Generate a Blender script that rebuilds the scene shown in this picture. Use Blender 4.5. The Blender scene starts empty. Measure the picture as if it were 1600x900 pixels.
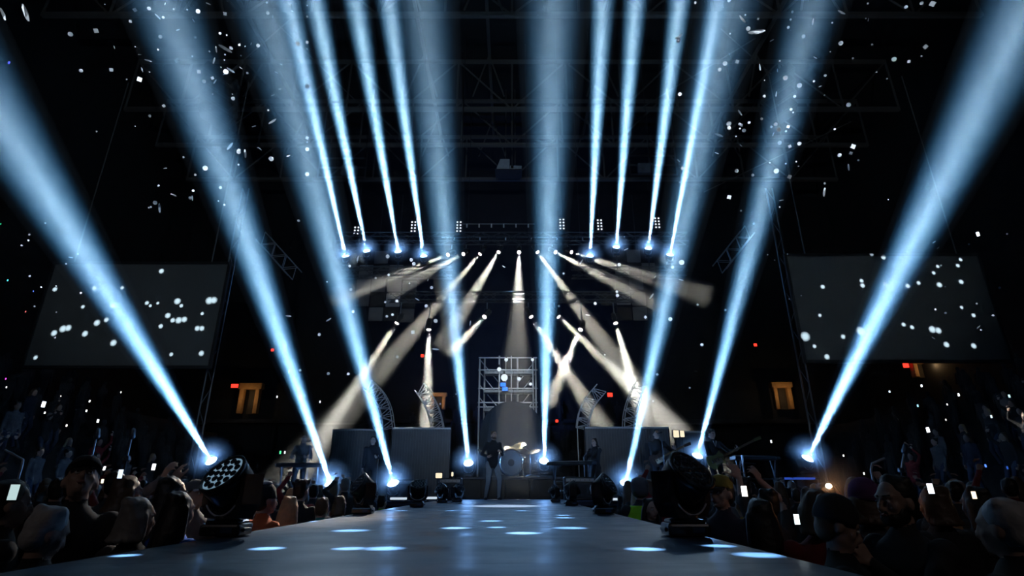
import bpy, bmesh, math, random
from mathutils import Vector, Matrix, Euler

random.seed(11)
S = bpy.context.scene
COL = S.collection
PI = math.pi
V = Vector

# ---------------------------------------------------------------- camera, world, lights, exposure
F = 850.0                      # focal length in pixels of the 1600 px wide frame
PITCH = math.radians(20.2)
EYE = V((0, 0, 1.6))
cam_data = bpy.data.cameras.new('camera')
cam = bpy.data.objects.new('camera', cam_data)
COL.objects.link(cam)
cam_data.sensor_width = 36
cam_data.lens = F / 1600 * 36
cam_data.clip_end = 200
cam.location = EYE
cam.rotation_euler = (PI / 2 + PITCH, 0, 0)
S.camera = cam

S.view_settings.view_transform = 'Standard'
S.view_settings.look = 'None'
S.view_settings.exposure = 0.0
S.view_settings.gamma = 1.0
S.view_settings.use_curve_mapping = False
S.cycles.volume_bounces = 0
S.cycles.denoising_input_passes = 'RGB_ALBEDO'
S.cycles.max_bounces = 4
S.cycles.diffuse_bounces = 2
S.cycles.glossy_bounces = 2
S.cycles.sample_clamp_indirect = 3
S.cycles.caustics_reflective = False
S.cycles.caustics_refractive = False

world = bpy.data.worlds.new('dark_arena_air')
S.world = world
world.use_nodes = True
world.node_tree.nodes['Background'].inputs[0].default_value = (0.35, 0.5, 0.8, 1)
world.node_tree.nodes['Background'].inputs[1].default_value = 0.004


def ray(px, py):
    """direction through a pixel, scaled so that its y (distance down the hall) is 1"""
    u, v = (px - 800) / F, (450 - py) / F
    y = math.cos(PITCH) - v * math.sin(PITCH)
    z = math.sin(PITCH) + v * math.cos(PITCH)
    return V((u / y, 1, z / y))


def at(px, py, Y):
    return EYE + ray(px, py) * Y


def on_level(px, py, z):
    r = ray(px, py)
    return EYE + r * ((z - EYE.z) / r.z)


ZR = 1.32                      # top of the runway and of the stage


def spot(name, loc, target, half, power, color=(1, 1, 1), radius=.1, blend=1.0):
    l = bpy.data.lights.new(name, 'SPOT')
    l.energy, l.color = power, color
    l.spot_size, l.spot_blend, l.shadow_soft_size = 2 * math.radians(half), blend, radius
    o = bpy.data.objects.new(name, l)
    COL.objects.link(o)
    o.location = loc
    o.rotation_euler = (V(target) - V(loc)).to_track_quat('-Z', 'Y').to_euler()
    return o


# spots with no fixture built: added fills, back lights, runway end pool
spot('front_fill_left', (-6, -6, 12), (-.5, 10, 1.3), 15, 330, (.14, .44, 1.0), .3)  # unseen front fills, added to tint the runway and stage blue
spot('front_fill_right', (6, -6, 12), (.0, 10, 1.3), 15, 330, (.14, .44, 1.0), .3)
spot('stage_fill', (0, 2, 13), (0, 19, 3.0), 24, 560, (.42, .66, 1.0), .3)  # unseen fill added to brighten the band and stage set
spot('back_light_left', (-7, 23, 11.5), (-3.4, 6, 1.5), 15, 1100, (.55, .78, 1.0), .3)
spot('back_light_right', (7, 23, 11.5), (3.2, 6, 1.5), 15, 1000, (.55, .78, 1.0), .3)
spot('runway_back_light', (0, 23, 11), (-.3, 9, 1.3), 14, 1100, (.28, .58, 1.0), .25)
spot('runway_end_light', (0, 15, 13), on_level(790, 790.5, ZR), 3.0, 50000, (.85, .94, 1.0), .05, .6)
spot('scaffold_fill', (0, 9, 12), (-.1, 20.6, 5.2), 6, 2600, (.8, .92, 1.0), .1)  # added spot that only brightens the scaffold tubes
spot('audience_back_light', (-1, 22, 11.5), (-2.5, 6, 1.6), 4.5, 24000, (1.0, .86, .72), .1)
spot('back_wall_fill', (0, 27, 5), (0, 40, 16), 52, 2500, (.12, .32, 1.0), .4)  # added blue fill on the wall, standing in for navy haze
spot('crowd_fill_left', (-5, -5, 8), (-4.2, 4.5, 1.5), 30, 75, (1.0, .84, .78), .4)  # unseen warm fills added to lift the crowd's faces
spot('crowd_fill_right', (5, -5, 8), (4.2, 4.5, 1.5), 30, 85, (1.0, .84, .78), .4)
# added unseen spots behind the camera, brightening the confetti and roof steel
spot('confetti_fill_left', (-4, -7, 3.2), at(270, 150, 11), 24, 2200, (.80, .92, 1.0), .15, .5)
spot('confetti_fill_right', (4, -7, 3.2), at(1260, 150, 11), 24, 2200, (.80, .92, 1.0), .15, .5)
spot('confetti_fill_middle', (0, -7, 3.4), at(800, 430, 18), 19, 1400, (.80, .92, 1.0), .15, .6)
spot('screen_fill_left', (-14, 4, 11), at(200, 490, 20), 17, 110, (.85, .92, 1.0), .3)  # unseen fills added to raise the screens to a dim grey
spot('screen_fill_right', (14, 4, 11), at(1390, 480, 20), 17, 90, (.85, .92, 1.0), .3)


def beam_spot(name, p, d, half, power, core, edge, radius):
    """a beam lamp with a hot middle that falls off and turns bluer towards the rim of the cone"""
    o = spot(name, p, p + d, half, power, (1, 1, 1), radius, .1)
    o.data.use_nodes = True
    nt = o.data.node_tree
    em = next(n for n in nt.nodes if n.type == 'EMISSION')
    tc = nt.nodes.new('ShaderNodeTexCoord'); sp = nt.nodes.new('ShaderNodeSeparateXYZ')
    nt.links.new(tc.outputs['Normal'], sp.inputs[0])
    cb = nt.nodes.new('ShaderNodeCombineXYZ')
    for k in (0, 1):
        dv = nt.nodes.new('ShaderNodeMath'); dv.operation = 'DIVIDE'
        nt.links.new(sp.outputs[k], dv.inputs[0]); nt.links.new(sp.outputs[2], dv.inputs[1]); nt.links.new(dv.outputs[0], cb.inputs[k])
    ln = nt.nodes.new('ShaderNodeVectorMath'); ln.operation = 'LENGTH'
    nt.links.new(cb.outputs[0], ln.inputs[0])
    mr = nt.nodes.new('ShaderNodeMapRange')
    mr.inputs['From Max'].default_value = math.tan(math.radians(half)); mr.inputs['To Min'].default_value = 1; mr.inputs['To Max'].default_value = 0
    nt.links.new(ln.outputs['Value'], mr.inputs['Value'])
    pw = nt.nodes.new('ShaderNodeMath'); pw.operation = 'POWER'; pw.inputs[1].default_value = 1.7
    nt.links.new(mr.outputs[0], pw.inputs[0]); nt.links.new(pw.outputs[0], em.inputs['Strength'])
    mx = nt.nodes.new('ShaderNodeMix'); mx.data_type = 'RGBA'
    mx.inputs[6].default_value = (*edge, 1); mx.inputs[7].default_value = (*core, 1)
    nt.links.new(mr.outputs[0], mx.inputs[0]); nt.links.new(mx.outputs[2], em.inputs['Color'])
    return o


def gobo(name, loc, target, half, power, dots, color):
    """a pattern lamp: its gobo lets light through only in small round holes, given as (world point, radius across, stretch)"""
    o = spot(name, loc, target, half, power, color, .01, .05)
    bpy.context.view_layer.update()
    inv = o.matrix_world.inverted()
    o.data.use_nodes = True
    nt = o.data.node_tree
    em = next(n for n in nt.nodes if n.type == 'EMISSION')
    tc = nt.nodes.new('ShaderNodeTexCoord')
    sp = nt.nodes.new('ShaderNodeSeparateXYZ')
    nt.links.new(tc.outputs['Normal'], sp.inputs[0])
    dv = []
    for k in (0, 1):
        d = nt.nodes.new('ShaderNodeMath'); d.operation = 'DIVIDE'
        nt.links.new(sp.outputs[k], d.inputs[0]); nt.links.new(sp.outputs[2], d.inputs[1]); dv.append(d)
    cb = nt.nodes.new('ShaderNodeCombineXYZ')
    nt.links.new(dv[0].outputs[0], cb.inputs[0]); nt.links.new(dv[1].outputs[0], cb.inputs[1])
    last = None
    for p, r in dots:
        q = inv @ p
        c = V((q.x / q.z, q.y / q.z, 0))
        n = nt.nodes.new('ShaderNodeVectorMath'); n.operation = 'DISTANCE'
        n.inputs[1].default_value = c
        nt.links.new(cb.outputs[0], n.inputs[0])
        m = nt.nodes.new('ShaderNodeMath'); m.operation = 'DIVIDE'
        m.inputs[1].default_value = r / abs(q.z)
        nt.links.new(n.outputs['Value'], m.inputs[0])
        if last is None:
            last = m
        else:
            mn = nt.nodes.new('ShaderNodeMath'); mn.operation = 'MINIMUM'
            nt.links.new(last.outputs[0], mn.inputs[0]); nt.links.new(m.outputs[0], mn.inputs[1]); last = mn
    mr = nt.nodes.new('ShaderNodeMapRange')
    mr.inputs['From Min'].default_value = .45; mr.inputs['From Max'].default_value = .95
    mr.inputs['To Min'].default_value = 1; mr.inputs['To Max'].default_value = 0
    nt.links.new(last.outputs[0], mr.inputs['Value'])
    nt.links.new(mr.outputs[0], em.inputs['Strength'])
    return o


FLOOR_DOTS = [(548, 829, .15), (546, 857, .10), (600, 857, .12), (418, 857, .10), (196, 868, .07), (1007, 858, .11), (1124, 853, .10), (1185, 867, .13),
              (712, 825, .13), (776, 824, .09), (818, 833, .14), (767, 814, .12), (890, 825, .15), (883, 809, .12), (880, 805, .10), (815, 798, .12), (706, 798, .12),
              (625, 798, .12), (480, 815, .12)]
SCREEN_DOTS_R = [(485, 293, 12), (543, 306, 14), (440, 415, 12), (445, 437, 14), (258, 443, 13), (550, 430, 13), (580, 434, 11), (656, 439, 14), (707, 425, 12), (805, 434, 16),
                 (797, 348, 10), (778, 378, 11), (891, 344, 12), (904, 316, 11), (907, 420, 14), (245, 577, 10), (176, 676, 26), (220, 722, 11), (278, 771, 15), (354, 677, 13),
                 (436, 650, 24), (637, 620, 12), (677, 633, 12), (772, 643, 20), (800, 648, 18), (838, 714, 16), (965, 577, 12), (909, 540, 10), (966, 720, 15)]
SCREEN_DOTS_L = [(256, 455, 14), (441, 450, 14), (571, 448, 11), (387, 537, 11), (527, 533, 13), (687, 519, 12), (703, 532, 9), (738, 520, 9), (830, 511, 19), (848, 532, 11),
                 (785, 578, 16), (808, 600, 14), (836, 600, 19), (862, 596, 17), (752, 628, 13), (453, 612, 18), (497, 598, 14), (397, 663, 17), (294, 640, 20), (318, 636, 18),
                 (252, 660, 17), (530, 706, 18), (946, 569, 10), (923, 638, 15), (944, 638, 15), (942, 755, 15), (801, 760, 11), (980, 508, 22), (1000, 506, 20), (165, 775, 12), (755, 370, 15)]
gobo('pattern_lamp_runway', (-.3, 5.5, 14), (-.3, 5.6, ZR), 28, 2.0e5, [(on_level(x, y, ZR), r) for x, y, r in FLOOR_DOTS], (.55, .85, 1.0))
gobo('pattern_lamp_left_screen', (-15, 4, 11), at(195, 490, 20), 24, 1.0e5, [(at(x / 3, 300 + y / 3, 19.97), r / 3 * 20.5 / F) for x, y, r in SCREEN_DOTS_L], (.70, .90, 1.0))
gobo('pattern_lamp_right_screen', (15, 4, 11), at(1390, 480, 20), 26, 1.0e5, [(at(1200 + x / 3, 300 + y / 3, 19.97), r / 3 * 20.5 / F) for x, y, r in SCREEN_DOTS_R], (.70, .90, 1.0))


# ---------------------------------------------------------------- materials
_mats = {}


def M(name, color, rough=.6, metal=0.0, var=.25, scale=6.0, bump=.0, spec=.5):
    if name in _mats:
        return _mats[name]
    m = bpy.data.materials.new(name)
    m.use_nodes = True
    nt = m.node_tree
    b = nt.nodes['Principled BSDF']
    tc = nt.nodes.new('ShaderNodeTexCoord')
    no = nt.nodes.new('ShaderNodeTexNoise')
    no.inputs['Scale'].default_value = scale
    no.inputs['Detail'].default_value = 4
    nt.links.new(tc.outputs['Object'], no.inputs['Vector'])
    mx = nt.nodes.new('ShaderNodeMix'); mx.data_type = 'RGBA'
    lo = tuple(c * (1 - var) for c in color); hi = tuple(min(1, c * (1 + var)) for c in color)
    mx.inputs[6].default_value = (*lo, 1); mx.inputs[7].default_value = (*hi, 1)
    nt.links.new(no.outputs['Fac'], mx.inputs[0])
    nt.links.new(mx.outputs[2], b.inputs['Base Color'])
    b.inputs['Roughness'].default_value = rough
    b.inputs['Metallic'].default_value = metal
    b.inputs['Specular IOR Level'].default_value = spec
    if bump:
        bp = nt.nodes.new('ShaderNodeBump'); bp.inputs['Strength'].default_value = bump; bp.inputs['Distance'].default_value = .02
        nt.links.new(no.outputs['Fac'], bp.inputs['Height']); nt.links.new(bp.outputs[0], b.inputs['Normal'])
    _mats[name] = m
    return m


def EM(name, color, strength):
    if name in _mats:
        return _mats[name]
    m = bpy.data.materials.new(name)
    m.use_nodes = True
    nt = m.node_tree
    nt.nodes.clear()
    o = nt.nodes.new('ShaderNodeOutputMaterial'); e = nt.nodes.new('ShaderNodeEmission')
    e.inputs[0].default_value = (*color, 1); e.inputs[1].default_value = strength
    nt.links.new(e.outputs[0], o.inputs['Surface'])
    m.cycles.emission_sampling = 'NONE'
    _mats[name] = m
    return m


def HAZE(name, density, color):
    m = bpy.data.materials.new(name)
    m.use_nodes = True
    nt = m.node_tree
    nt.nodes.clear()
    o = nt.nodes.new('ShaderNodeOutputMaterial'); v = nt.nodes.new('ShaderNodeVolumeScatter')
    v.inputs['Color'].default_value = (*color, 1); v.inputs['Density'].default_value = density
    nt.links.new(v.outputs[0], o.inputs['Volume'])
    return m


BLACK = M('black_paint', (.012, .013, .016), .45, 0, .2)
GLOSSBLACK = M('black_plastic', (.010, .011, .014), .28, 0, .2)
STEEL = M('dull_steel', (.20, .22, .25), .38, .9, .15)
BRIGHT = M('bright_aluminium', (.80, .82, .85), .42, .75, .08)
ROOFSTEEL = M('roof_steel', (.11, .107, .102), .6, .3, .25)
CHROME = M('chrome', (.75, .78, .8), .15, 1, .05)
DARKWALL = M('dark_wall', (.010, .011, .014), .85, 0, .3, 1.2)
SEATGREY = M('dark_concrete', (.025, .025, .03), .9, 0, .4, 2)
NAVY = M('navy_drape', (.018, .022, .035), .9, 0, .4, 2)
SCREEN = M('projection_fabric', (.085, .09, .092), .9, 0, .06, 2)
RIBBED = M('ribbed_sheet', (.20, .21, .23), .42, .5, .2, 3)
CLOTH_PANEL = M('grey_panel_cloth', (.09, .09, .095), .8, 0, .2, 3)
DARK_PANEL = M('black_panel_cloth', (.014, .014, .017), .8, 0, .2, 3)
LENS_OFF = M('clear_lens', (.16, .20, .25), .12, .55, .2)
ORANGE_WALL = M('ochre_wall', (.42, .24, .10), .8, 0, .3, 5)
CELL = M('lens_cell_glass', (.02, .028, .04), .10, .2, .2)
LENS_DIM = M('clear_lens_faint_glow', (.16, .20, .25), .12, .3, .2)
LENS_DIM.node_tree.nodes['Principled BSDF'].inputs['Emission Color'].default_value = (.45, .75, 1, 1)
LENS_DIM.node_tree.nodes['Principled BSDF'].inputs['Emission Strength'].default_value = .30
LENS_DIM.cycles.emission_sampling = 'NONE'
LENS_BLUE = EM('lens_lit_white', (.62, .84, 1.0), 14)
LENS_WARM = EM('lens_lit_warm', (1.0, .93, .82), 7)
EXIT_RED = EM('exit_red', (1.0, .035, .02), 2.2)
HAZE_COLD = HAZE('haze_blue_beams', .58, (.108, .124, .138))
HAZE_TRUSS = HAZE('haze_truss_beams', .17, (.42, .43, .44))
HAZE_WARM = HAZE('haze_warm_beams', .17, (.30, .30, .30))
HAZE_GLOW = HAZE('haze_around_lamps', .05, (.95, .95, .95))
nt = HAZE_GLOW.node_tree
tc = nt.nodes.new('ShaderNodeTexCoord'); ln_ = nt.nodes.new('ShaderNodeVectorMath'); ln_.operation = 'LENGTH'
nt.links.new(tc.outputs['Object'], ln_.inputs[0])
mr = nt.nodes.new('ShaderNodeMapRange'); mr.interpolation_type = 'SMOOTHSTEP'
mr.inputs['From Max'].default_value = 1.0; mr.inputs['To Min'].default_value = .60; mr.inputs['To Max'].default_value = 0.0
nt.links.new(ln_.outputs['Value'], mr.inputs[0]); nt.links.new(mr.outputs[0], nt.nodes['Volume Scatter'].inputs['Density'])

m = M('runway_floor', (.011, .027, .060), .42, 0, .35, 1.5, .08)
nt = m.node_tree
b = nt.nodes['Principled BSDF']
n2 = nt.nodes.new('ShaderNodeTexNoise'); n2.inputs['Scale'].default_value = 2.2; n2.inputs['Detail'].default_value = 8
tc = nt.nodes.new('ShaderNodeTexCoord'); nt.links.new(tc.outputs['Object'], n2.inputs['Vector'])
mr = nt.nodes.new('ShaderNodeMapRange'); mr.inputs['From Min'].default_value = .3; mr.inputs['From Max'].default_value = .7
mr.inputs['To Min'].default_value = .30; mr.inputs['To Max'].default_value = .52
nt.links.new(n2.outputs['Fac'], mr.inputs[0]); nt.links.new(mr.outputs[0], b.inputs['Roughness'])
RUNWAY = m


# ---------------------------------------------------------------- mesh helpers
class MB:
    def __init__(self):
        self.v, self.f = [], []

    def add(self, vs, fs, mtx=None):
        o = len(self.v)
        self.v += [(mtx @ V(p)) if mtx else V(p) for p in vs]
        self.f += [[i + o for i in f] for f in fs]
        return self

    def box(self, c, s, mtx=None):
        x, y, z = (k / 2 for k in s)
        vs = [V((c[0] + a, c[1] + b_, c[2] + d)) for a in (-x, x) for b_ in (-y, y) for d in (-z, z)]
        return self.add(vs, [[0, 1, 3, 2], [4, 6, 7, 5], [0, 4, 5, 1], [2, 3, 7, 6], [0, 2, 6, 4], [1, 5, 7, 3]], mtx)

    def bbox(self, c, s, r=.01, seg=2, mtx=None):
        bm = bmesh.new()
        bmesh.ops.create_cube(bm, size=1)
        for q in bm.verts:
            q.co = V((q.co.x * s[0], q.co.y * s[1], q.co.z * s[2]))
        bmesh.ops.bevel(bm, geom=bm.edges[:], offset=r, segments=seg, affect='EDGES', profile=.5)
        bm.verts.index_update()
        vs = [q.co + V(c) for q in bm.verts]
        fs = [[q.index for q in f.verts] for f in bm.faces]
        bm.free()
        return self.add(vs, fs, mtx)

    def tube(self, p0, p1, r0, r1=None, n=10, caps=True):
        r1 = r0 if r1 is None else r1
        p0, p1 = V(p0), V(p1)
        Z = (p1 - p0).normalized(); X = Z.orthogonal().normalized(); Y = Z.cross(X)
        vs = [p + (X * math.cos(2 * PI * k / n) + Y * math.sin(2 * PI * k / n)) * r for p, r in ((p0, r0), (p1, r1)) for k in range(n)]
        fs = [[k, (k + 1) % n, n + (k + 1) % n, n + k] for k in range(n)]
        if caps:
            fs += [list(range(n))[::-1], list(range(n, 2 * n))]
        return self.add(vs, fs)

    def lathe(self, prof, n=24, mtx=None, close=True):
        """prof: list of (r, z) about the local z axis; mtx places it"""
        vs, fs = [], []
        for r, z in prof:
            for k in range(n):
                a = 2 * PI * k / n
                vs.append(V((r * math.cos(a), r * math.sin(a), z)))
        for i in range(len(prof) - 1):
            for k in range(n):
                fs.append([i * n + k, i * n + (k + 1) % n, (i + 1) * n + (k + 1) % n, (i + 1) * n + k])
        if close:
            fs.append(list(range(n))[::-1]); fs.append([(len(prof) - 1) * n + k for k in range(n)])
        return self.add(vs, fs, mtx)

    def ball(self, c, r, nu=12, nv=8, mtx=None):
        r = (r, r, r) if not hasattr(r, '__len__') else r
        vs = [V((0, 0, -1))]
        for i in range(1, nv):
            t = -PI / 2 + PI * i / nv
            for k in range(nu):
                a = 2 * PI * k / nu
                vs.append(V((math.cos(t) * math.cos(a), math.cos(t) * math.sin(a), math.sin(t))))
        vs.append(V((0, 0, 1)))
        vs = [V((p.x * r[0] , p.y * r[1], p.z * r[2])) for p in vs]
        if mtx:
            vs = [mtx @ p for p in vs]
        vs = [p + V(c) for p in vs]
        fs = [[0, 1 + (k + 1) % nu, 1 + k] for k in range(nu)]
        for i in range(nv - 2):
            for k in range(nu):
                a, b_ = 1 + i * nu, 1 + (i + 1) * nu
                fs.append([a + k, a + (k + 1) % nu, b_ + (k + 1) % nu, b_ + k])
        t = len(vs) - 1; a = 1 + (nv - 2) * nu
        fs += [[a + k, a + (k + 1) % nu, t] for k in range(nu)]
        return self.add(vs, fs)

    def capsule(self, p0, r0, p1, r1, n=10):
        p0, p1 = V(p0), V(p1)
        d = p1 - p0
        if d.length < 1e-5:
            return self.ball(p0, max(r0, r1), n, 6)
        Z = d.normalized(); X = Z.orthogonal().normalized(); Y = Z.cross(X)
        rings = []
        for t in (-80, -45, 0):
            a = math.radians(t); rings.append((p0 + Z * r0 * math.sin(a), r0 * math.cos(a)))
        for t in (0, 45, 80):
            a = math.radians(t); rings.append((p1 + Z * r1 * math.sin(a), r1 * math.cos(a)))
        vs = [c + (X * math.cos(2 * PI * k / n) + Y * math.sin(2 * PI * k / n)) * r for c, r in rings for k in range(n)]
        fs = [[i * n + k, i * n + (k + 1) % n, (i + 1) * n + (k + 1) % n, (i + 1) * n + k] for i in range(5) for k in range(n)]
        fs += [list(range(n))[::-1], [5 * n + k for k in range(n)]]
        return self.add(vs, fs)

    def path(self, pts, r, n=8):
        for a, b_ in zip(pts, pts[1:]):
            self.capsule(a, r, b_, r, n)
        return self

    def loft(self, rings, n=16):
        """rings: (centre, rx, ry) ellipses in x/y stacked upward"""
        vs = [V(c) + V((rx * math.cos(2 * PI * k / n), ry * math.sin(2 * PI * k / n), 0)) for c, rx, ry in rings for k in range(n)]
        L = len(rings)
        fs = [[i * n + k, i * n + (k + 1) % n, (i + 1) * n + (k + 1) % n, (i + 1) * n + k] for i in range(L - 1) for k in range(n)]
        fs += [list(range(n))[::-1], [(L - 1) * n + k for k in range(n)]]
        return self.add(vs, fs)

    def mesh(self, name):
        me = bpy.data.meshes.new(name)
        me.from_pydata(self.v, [], self.f)
        me.update()
        return me


def link(name, me, parent=None, loc=None):
    o = bpy.data.objects.new(name, me)
    COL.objects.link(o)
    if parent is not None:
        o.parent = parent
    if loc is not None:
        o.location = loc
    return o


def obj(name, mb, mat, parent=None, smooth=False, loc=None):
    me = mb.mesh(name)
    for q in (mat if isinstance(mat, (list, tuple)) else [mat]):
        me.materials.append(q)
    if smooth:
        me.polygons.foreach_set('use_smooth', [True] * len(me.polygons))
    return link(name, me, parent, loc)


def tag(o, label=None, cat=None, group=None, kind=None):
    if label: o['label'] = label
    if cat: o['category'] = cat
    if group: o['group'] = group
    if kind: o['kind'] = kind
    return o


def thing(name, label, cat, loc=(0, 0, 0), rz=0, group=None, rot=None):
    o = bpy.data.objects.new(name, None)
    COL.objects.link(o)
    o.empty_display_size = .1
    o.location = loc
    o.rotation_euler = rot if rot is not None else (0, 0, rz)
    return tag(o, label, cat, group)


def struct(name, mb, mat, parent=None, smooth=False):
    o = obj(name, mb, mat, parent, smooth)
    if parent is None:
        o['kind'] = 'structure'
    return o


_rods = {}


def rod(parent, name, p0, p1, r, mat, n=6, square=False):
    """a straight bar: shares one unit mesh per material"""
    key = (mat.name, 4 if square else n)
    if key not in _rods:
        me = MB().tube((0, 0, 0), (0, 0, 1), 1, 1, 4 if square else n).mesh('bar')
        me.materials.append(mat)
        if not square:
            for p in me.polygons:
                p.use_smooth = len(p.vertices) == 4
        _rods[key] = me
    p0, p1 = V(p0), V(p1)
    o = link(name, _rods[key], parent, p0)
    o.rotation_euler = (p1 - p0).to_track_quat('Z', 'Y').to_euler()
    o.scale = (r, r, (p1 - p0).length)
    return o


def kids(o):
    return list(o.children)


def copy_tree(o, parent=None):
    c = o.copy()
    COL.objects.link(c)
    c.parent = parent
    for ch in kids(o):
        copy_tree(ch, c)
    return c


# ---------------------------------------------------------------- the setting
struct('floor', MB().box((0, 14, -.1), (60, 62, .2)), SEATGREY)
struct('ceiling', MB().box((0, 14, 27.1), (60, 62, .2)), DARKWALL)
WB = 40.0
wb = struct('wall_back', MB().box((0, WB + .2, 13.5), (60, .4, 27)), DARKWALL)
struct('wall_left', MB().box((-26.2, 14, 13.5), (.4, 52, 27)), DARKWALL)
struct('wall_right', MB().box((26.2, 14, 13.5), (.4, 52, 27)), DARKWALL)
# concourse ledge along the back above the seats
struct('trim_1', MB().box((0, WB - .6, 6.0), (52, 1.2, .25)), SEATGREY)


def bank(name, n, f):
    o = bpy.data.objects.new(name, None)
    COL.objects.link(o)
    o['kind'] = 'structure'
    for k in range(n):
        obj('tier', f(k), SEATGREY, o)
    return o


ROWS = 13


def tier_h(k):
    return .55 + .42 * k


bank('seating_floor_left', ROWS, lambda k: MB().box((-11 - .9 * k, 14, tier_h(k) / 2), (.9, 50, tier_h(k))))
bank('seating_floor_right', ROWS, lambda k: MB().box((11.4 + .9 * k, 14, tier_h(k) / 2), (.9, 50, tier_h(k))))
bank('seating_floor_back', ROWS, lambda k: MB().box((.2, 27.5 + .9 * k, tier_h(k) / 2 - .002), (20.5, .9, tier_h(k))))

# runway and main stage
rw = bpy.data.objects.new('runway_floor', None); COL.objects.link(rw); rw['kind'] = 'structure'
for k in range(7):
    y0 = -2.0 + 2.2 * k
    obj('deck_panel', MB().bbox((-.3, y0 + 1.1, ZR - .05), (3.0, 2.2, .10), .0015, 1), RUNWAY, rw)
    for x in (-1.74, 1.14):
        obj('fascia', MB().box((x, y0 + 1.1, (ZR - .1) / 2), (.05, 2.196, ZR - .1)), BLACK, rw)
sf = bpy.data.objects.new('stage_floor', None); COL.objects.link(sf); sf['kind'] = 'structure'
for k in range(8):
    x0 = -9.2 + 2.3 * k
    obj('deck_panel', MB().bbox((x0 + 1.15, 18.4, ZR - .05), (2.3, 10.0, .10), .0015, 1), RUNWAY, sf)
    obj('fascia', MB().box((x0 + 1.15, 13.5, (ZR - .1) / 2), (2.296, .05, ZR - .1)), BLACK, sf)
for x, y in ((-.95, 13.52), (1.05, 13.05)):
    pass
# stage edge light bars, in short pieces along the front of the stage
RISER = 1.90
tr = thing('drum_riser', 'low black platform carrying the drum kit at the back of the stage', 'platform', (0, 0, 0))
obj('platform_top', MB().bbox((.15, 17.6, RISER - .04), (3.4, 3.2, .08), .01, 1), RUNWAY, tr)
for k in range(5):
    obj('front_panel', MB().bbox((-1.19 + .67 * k, 16.03, (RISER - .08 + ZR) / 2), (.664, .04, RISER - .08 - ZR), .006, 1), BLACK, tr)
obj('side_panel', MB().box((-1.53, 17.6, (RISER - .08 + ZR) / 2), (.04, 3.3, RISER - .08 - ZR)), BLACK, tr)
obj('side_panel', MB().box((1.83, 17.6, (RISER - .08 + ZR) / 2), (.04, 3.3, RISER - .08 - ZR)), BLACK, tr)


# ---------------------------------------------------------------- roof trusses
def roof_truss(y, z0, z1, label, nseg=14, half=22.0, r=.10):
    t = thing('roof_truss', label, 'truss', (0, y, z0), 0, None)
    t['group'] = 'steel trusses under the arena roof'
    h = z1 - z0
    rod(t, 'chord', (-half, 0, 0), (half, 0, 0), r * 1.5, ROOFSTEEL, square=True)
    rod(t, 'chord', (-half, 0, h), (half, 0, h), r * 1.3, ROOFSTEEL, square=True)
    for k in range(nseg + 1):
        x = -half + 2 * half * k / nseg
        rod(t, 'post', (x, 0, 0), (x, 0, h), r * .6, ROOFSTEEL)
        if k < nseg:
            x2 = x + 2 * half / nseg
            if k % 2:
                rod(t, 'brace', (x, 0, 0), (x2, 0, h), r * .5, ROOFSTEEL)
            else:
                rod(t, 'brace', (x, 0, h), (x2, 0, 0), r * .5, ROOFSTEEL)
    return t


roof_truss(19.5, 22.4, 25.6, 'nearest roof truss, its lower steel beam crossing the top of the view')
roof_truss(25.5, 21.8, 25.2, 'middle roof truss, wide dark steel beam high above the stage lamps')
roof_truss(28.5, 21.5, 24.8, 'roof truss just behind the middle one, partly hidden by its beam')
roof_truss(32.0, 21.2, 24.6, 'farthest roof truss, level with the small hanging pale box')
for x in (-13, -6.5, -1.8, 5, 11.5):
    pass
for k, (x, lab) in enumerate(((-14.5, 'long roof beam running toward the stage over the left seats'), (-5.2, 'long roof beam running toward the stage left of the middle'),
                              (-1.35, 'long roof beam running toward the stage close to the middle'), (5.2, 'long roof beam running toward the stage right of the middle'),
                              (14.5, 'long roof beam running toward the stage over the right seats'))):
    t = thing('roof_beam', lab, 'beam', (x, 16, 25.9), 0, 'long beams under the arena roof')
    rod(t, 'girder', (0, 0, 0), (0, 18, 0), .12, ROOFSTEEL, square=True)
    for q in range(3):
        rod(t, 'brace', (0, 3.5 + 6 * q, -.2), (.9, 3.5 + 6 * q, -3.2), .05, ROOFSTEEL)
        rod(t, 'brace', (0, 3.5 + 6 * q, -.2), (-.9, 3.5 + 6 * q, -3.2), .05, ROOFSTEEL)
# steel cables
for (a, b_, lab) in ((at(436, 40, 20), at(640, 240, 30), 'thin steel cable slanting down across the left blue truss beams'),
                     (at(1330, 190, 26), at(1100, 300, 28), 'thin steel cable slanting down at the right under the roof'),
                     (at(1180, 60, 20), at(1000, 170, 28), 'thin steel cable under the roof beside the right truss beams')):
    tag(obj('cable', MB().tube(a, b_, .03, .03, 5), ROOFSTEEL), lab, 'cable')


# hanging boxes and frames under the roof
def hanging_box(px, py, Y, w, h, d, label, rz=0):
    p = at(px, py, Y)
    t = thing('hanging_box', label, 'speaker', p, rz)
    obj('cabinet', MB().bbox((0, 0, 0), (w, d, h), .03, 1), M('pale_cabinet', (.30, .36, .42), .5, 0, .2), t)
    for k in range(3):
        obj('grille', MB().box((-w / 3 + w / 3 * k, -d / 2 - .012, 0), (w / 3.3, .02, h * .86)), M('grille_grey', (.16, .2, .24), .6, 0, .2), t)
    for sx in (-.35, .35):
        rod(t, 'hanger', (sx * w, 0, h / 2), (sx * w, 0, h / 2 + 3.0), .025, ROOFSTEEL)
    return t


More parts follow.
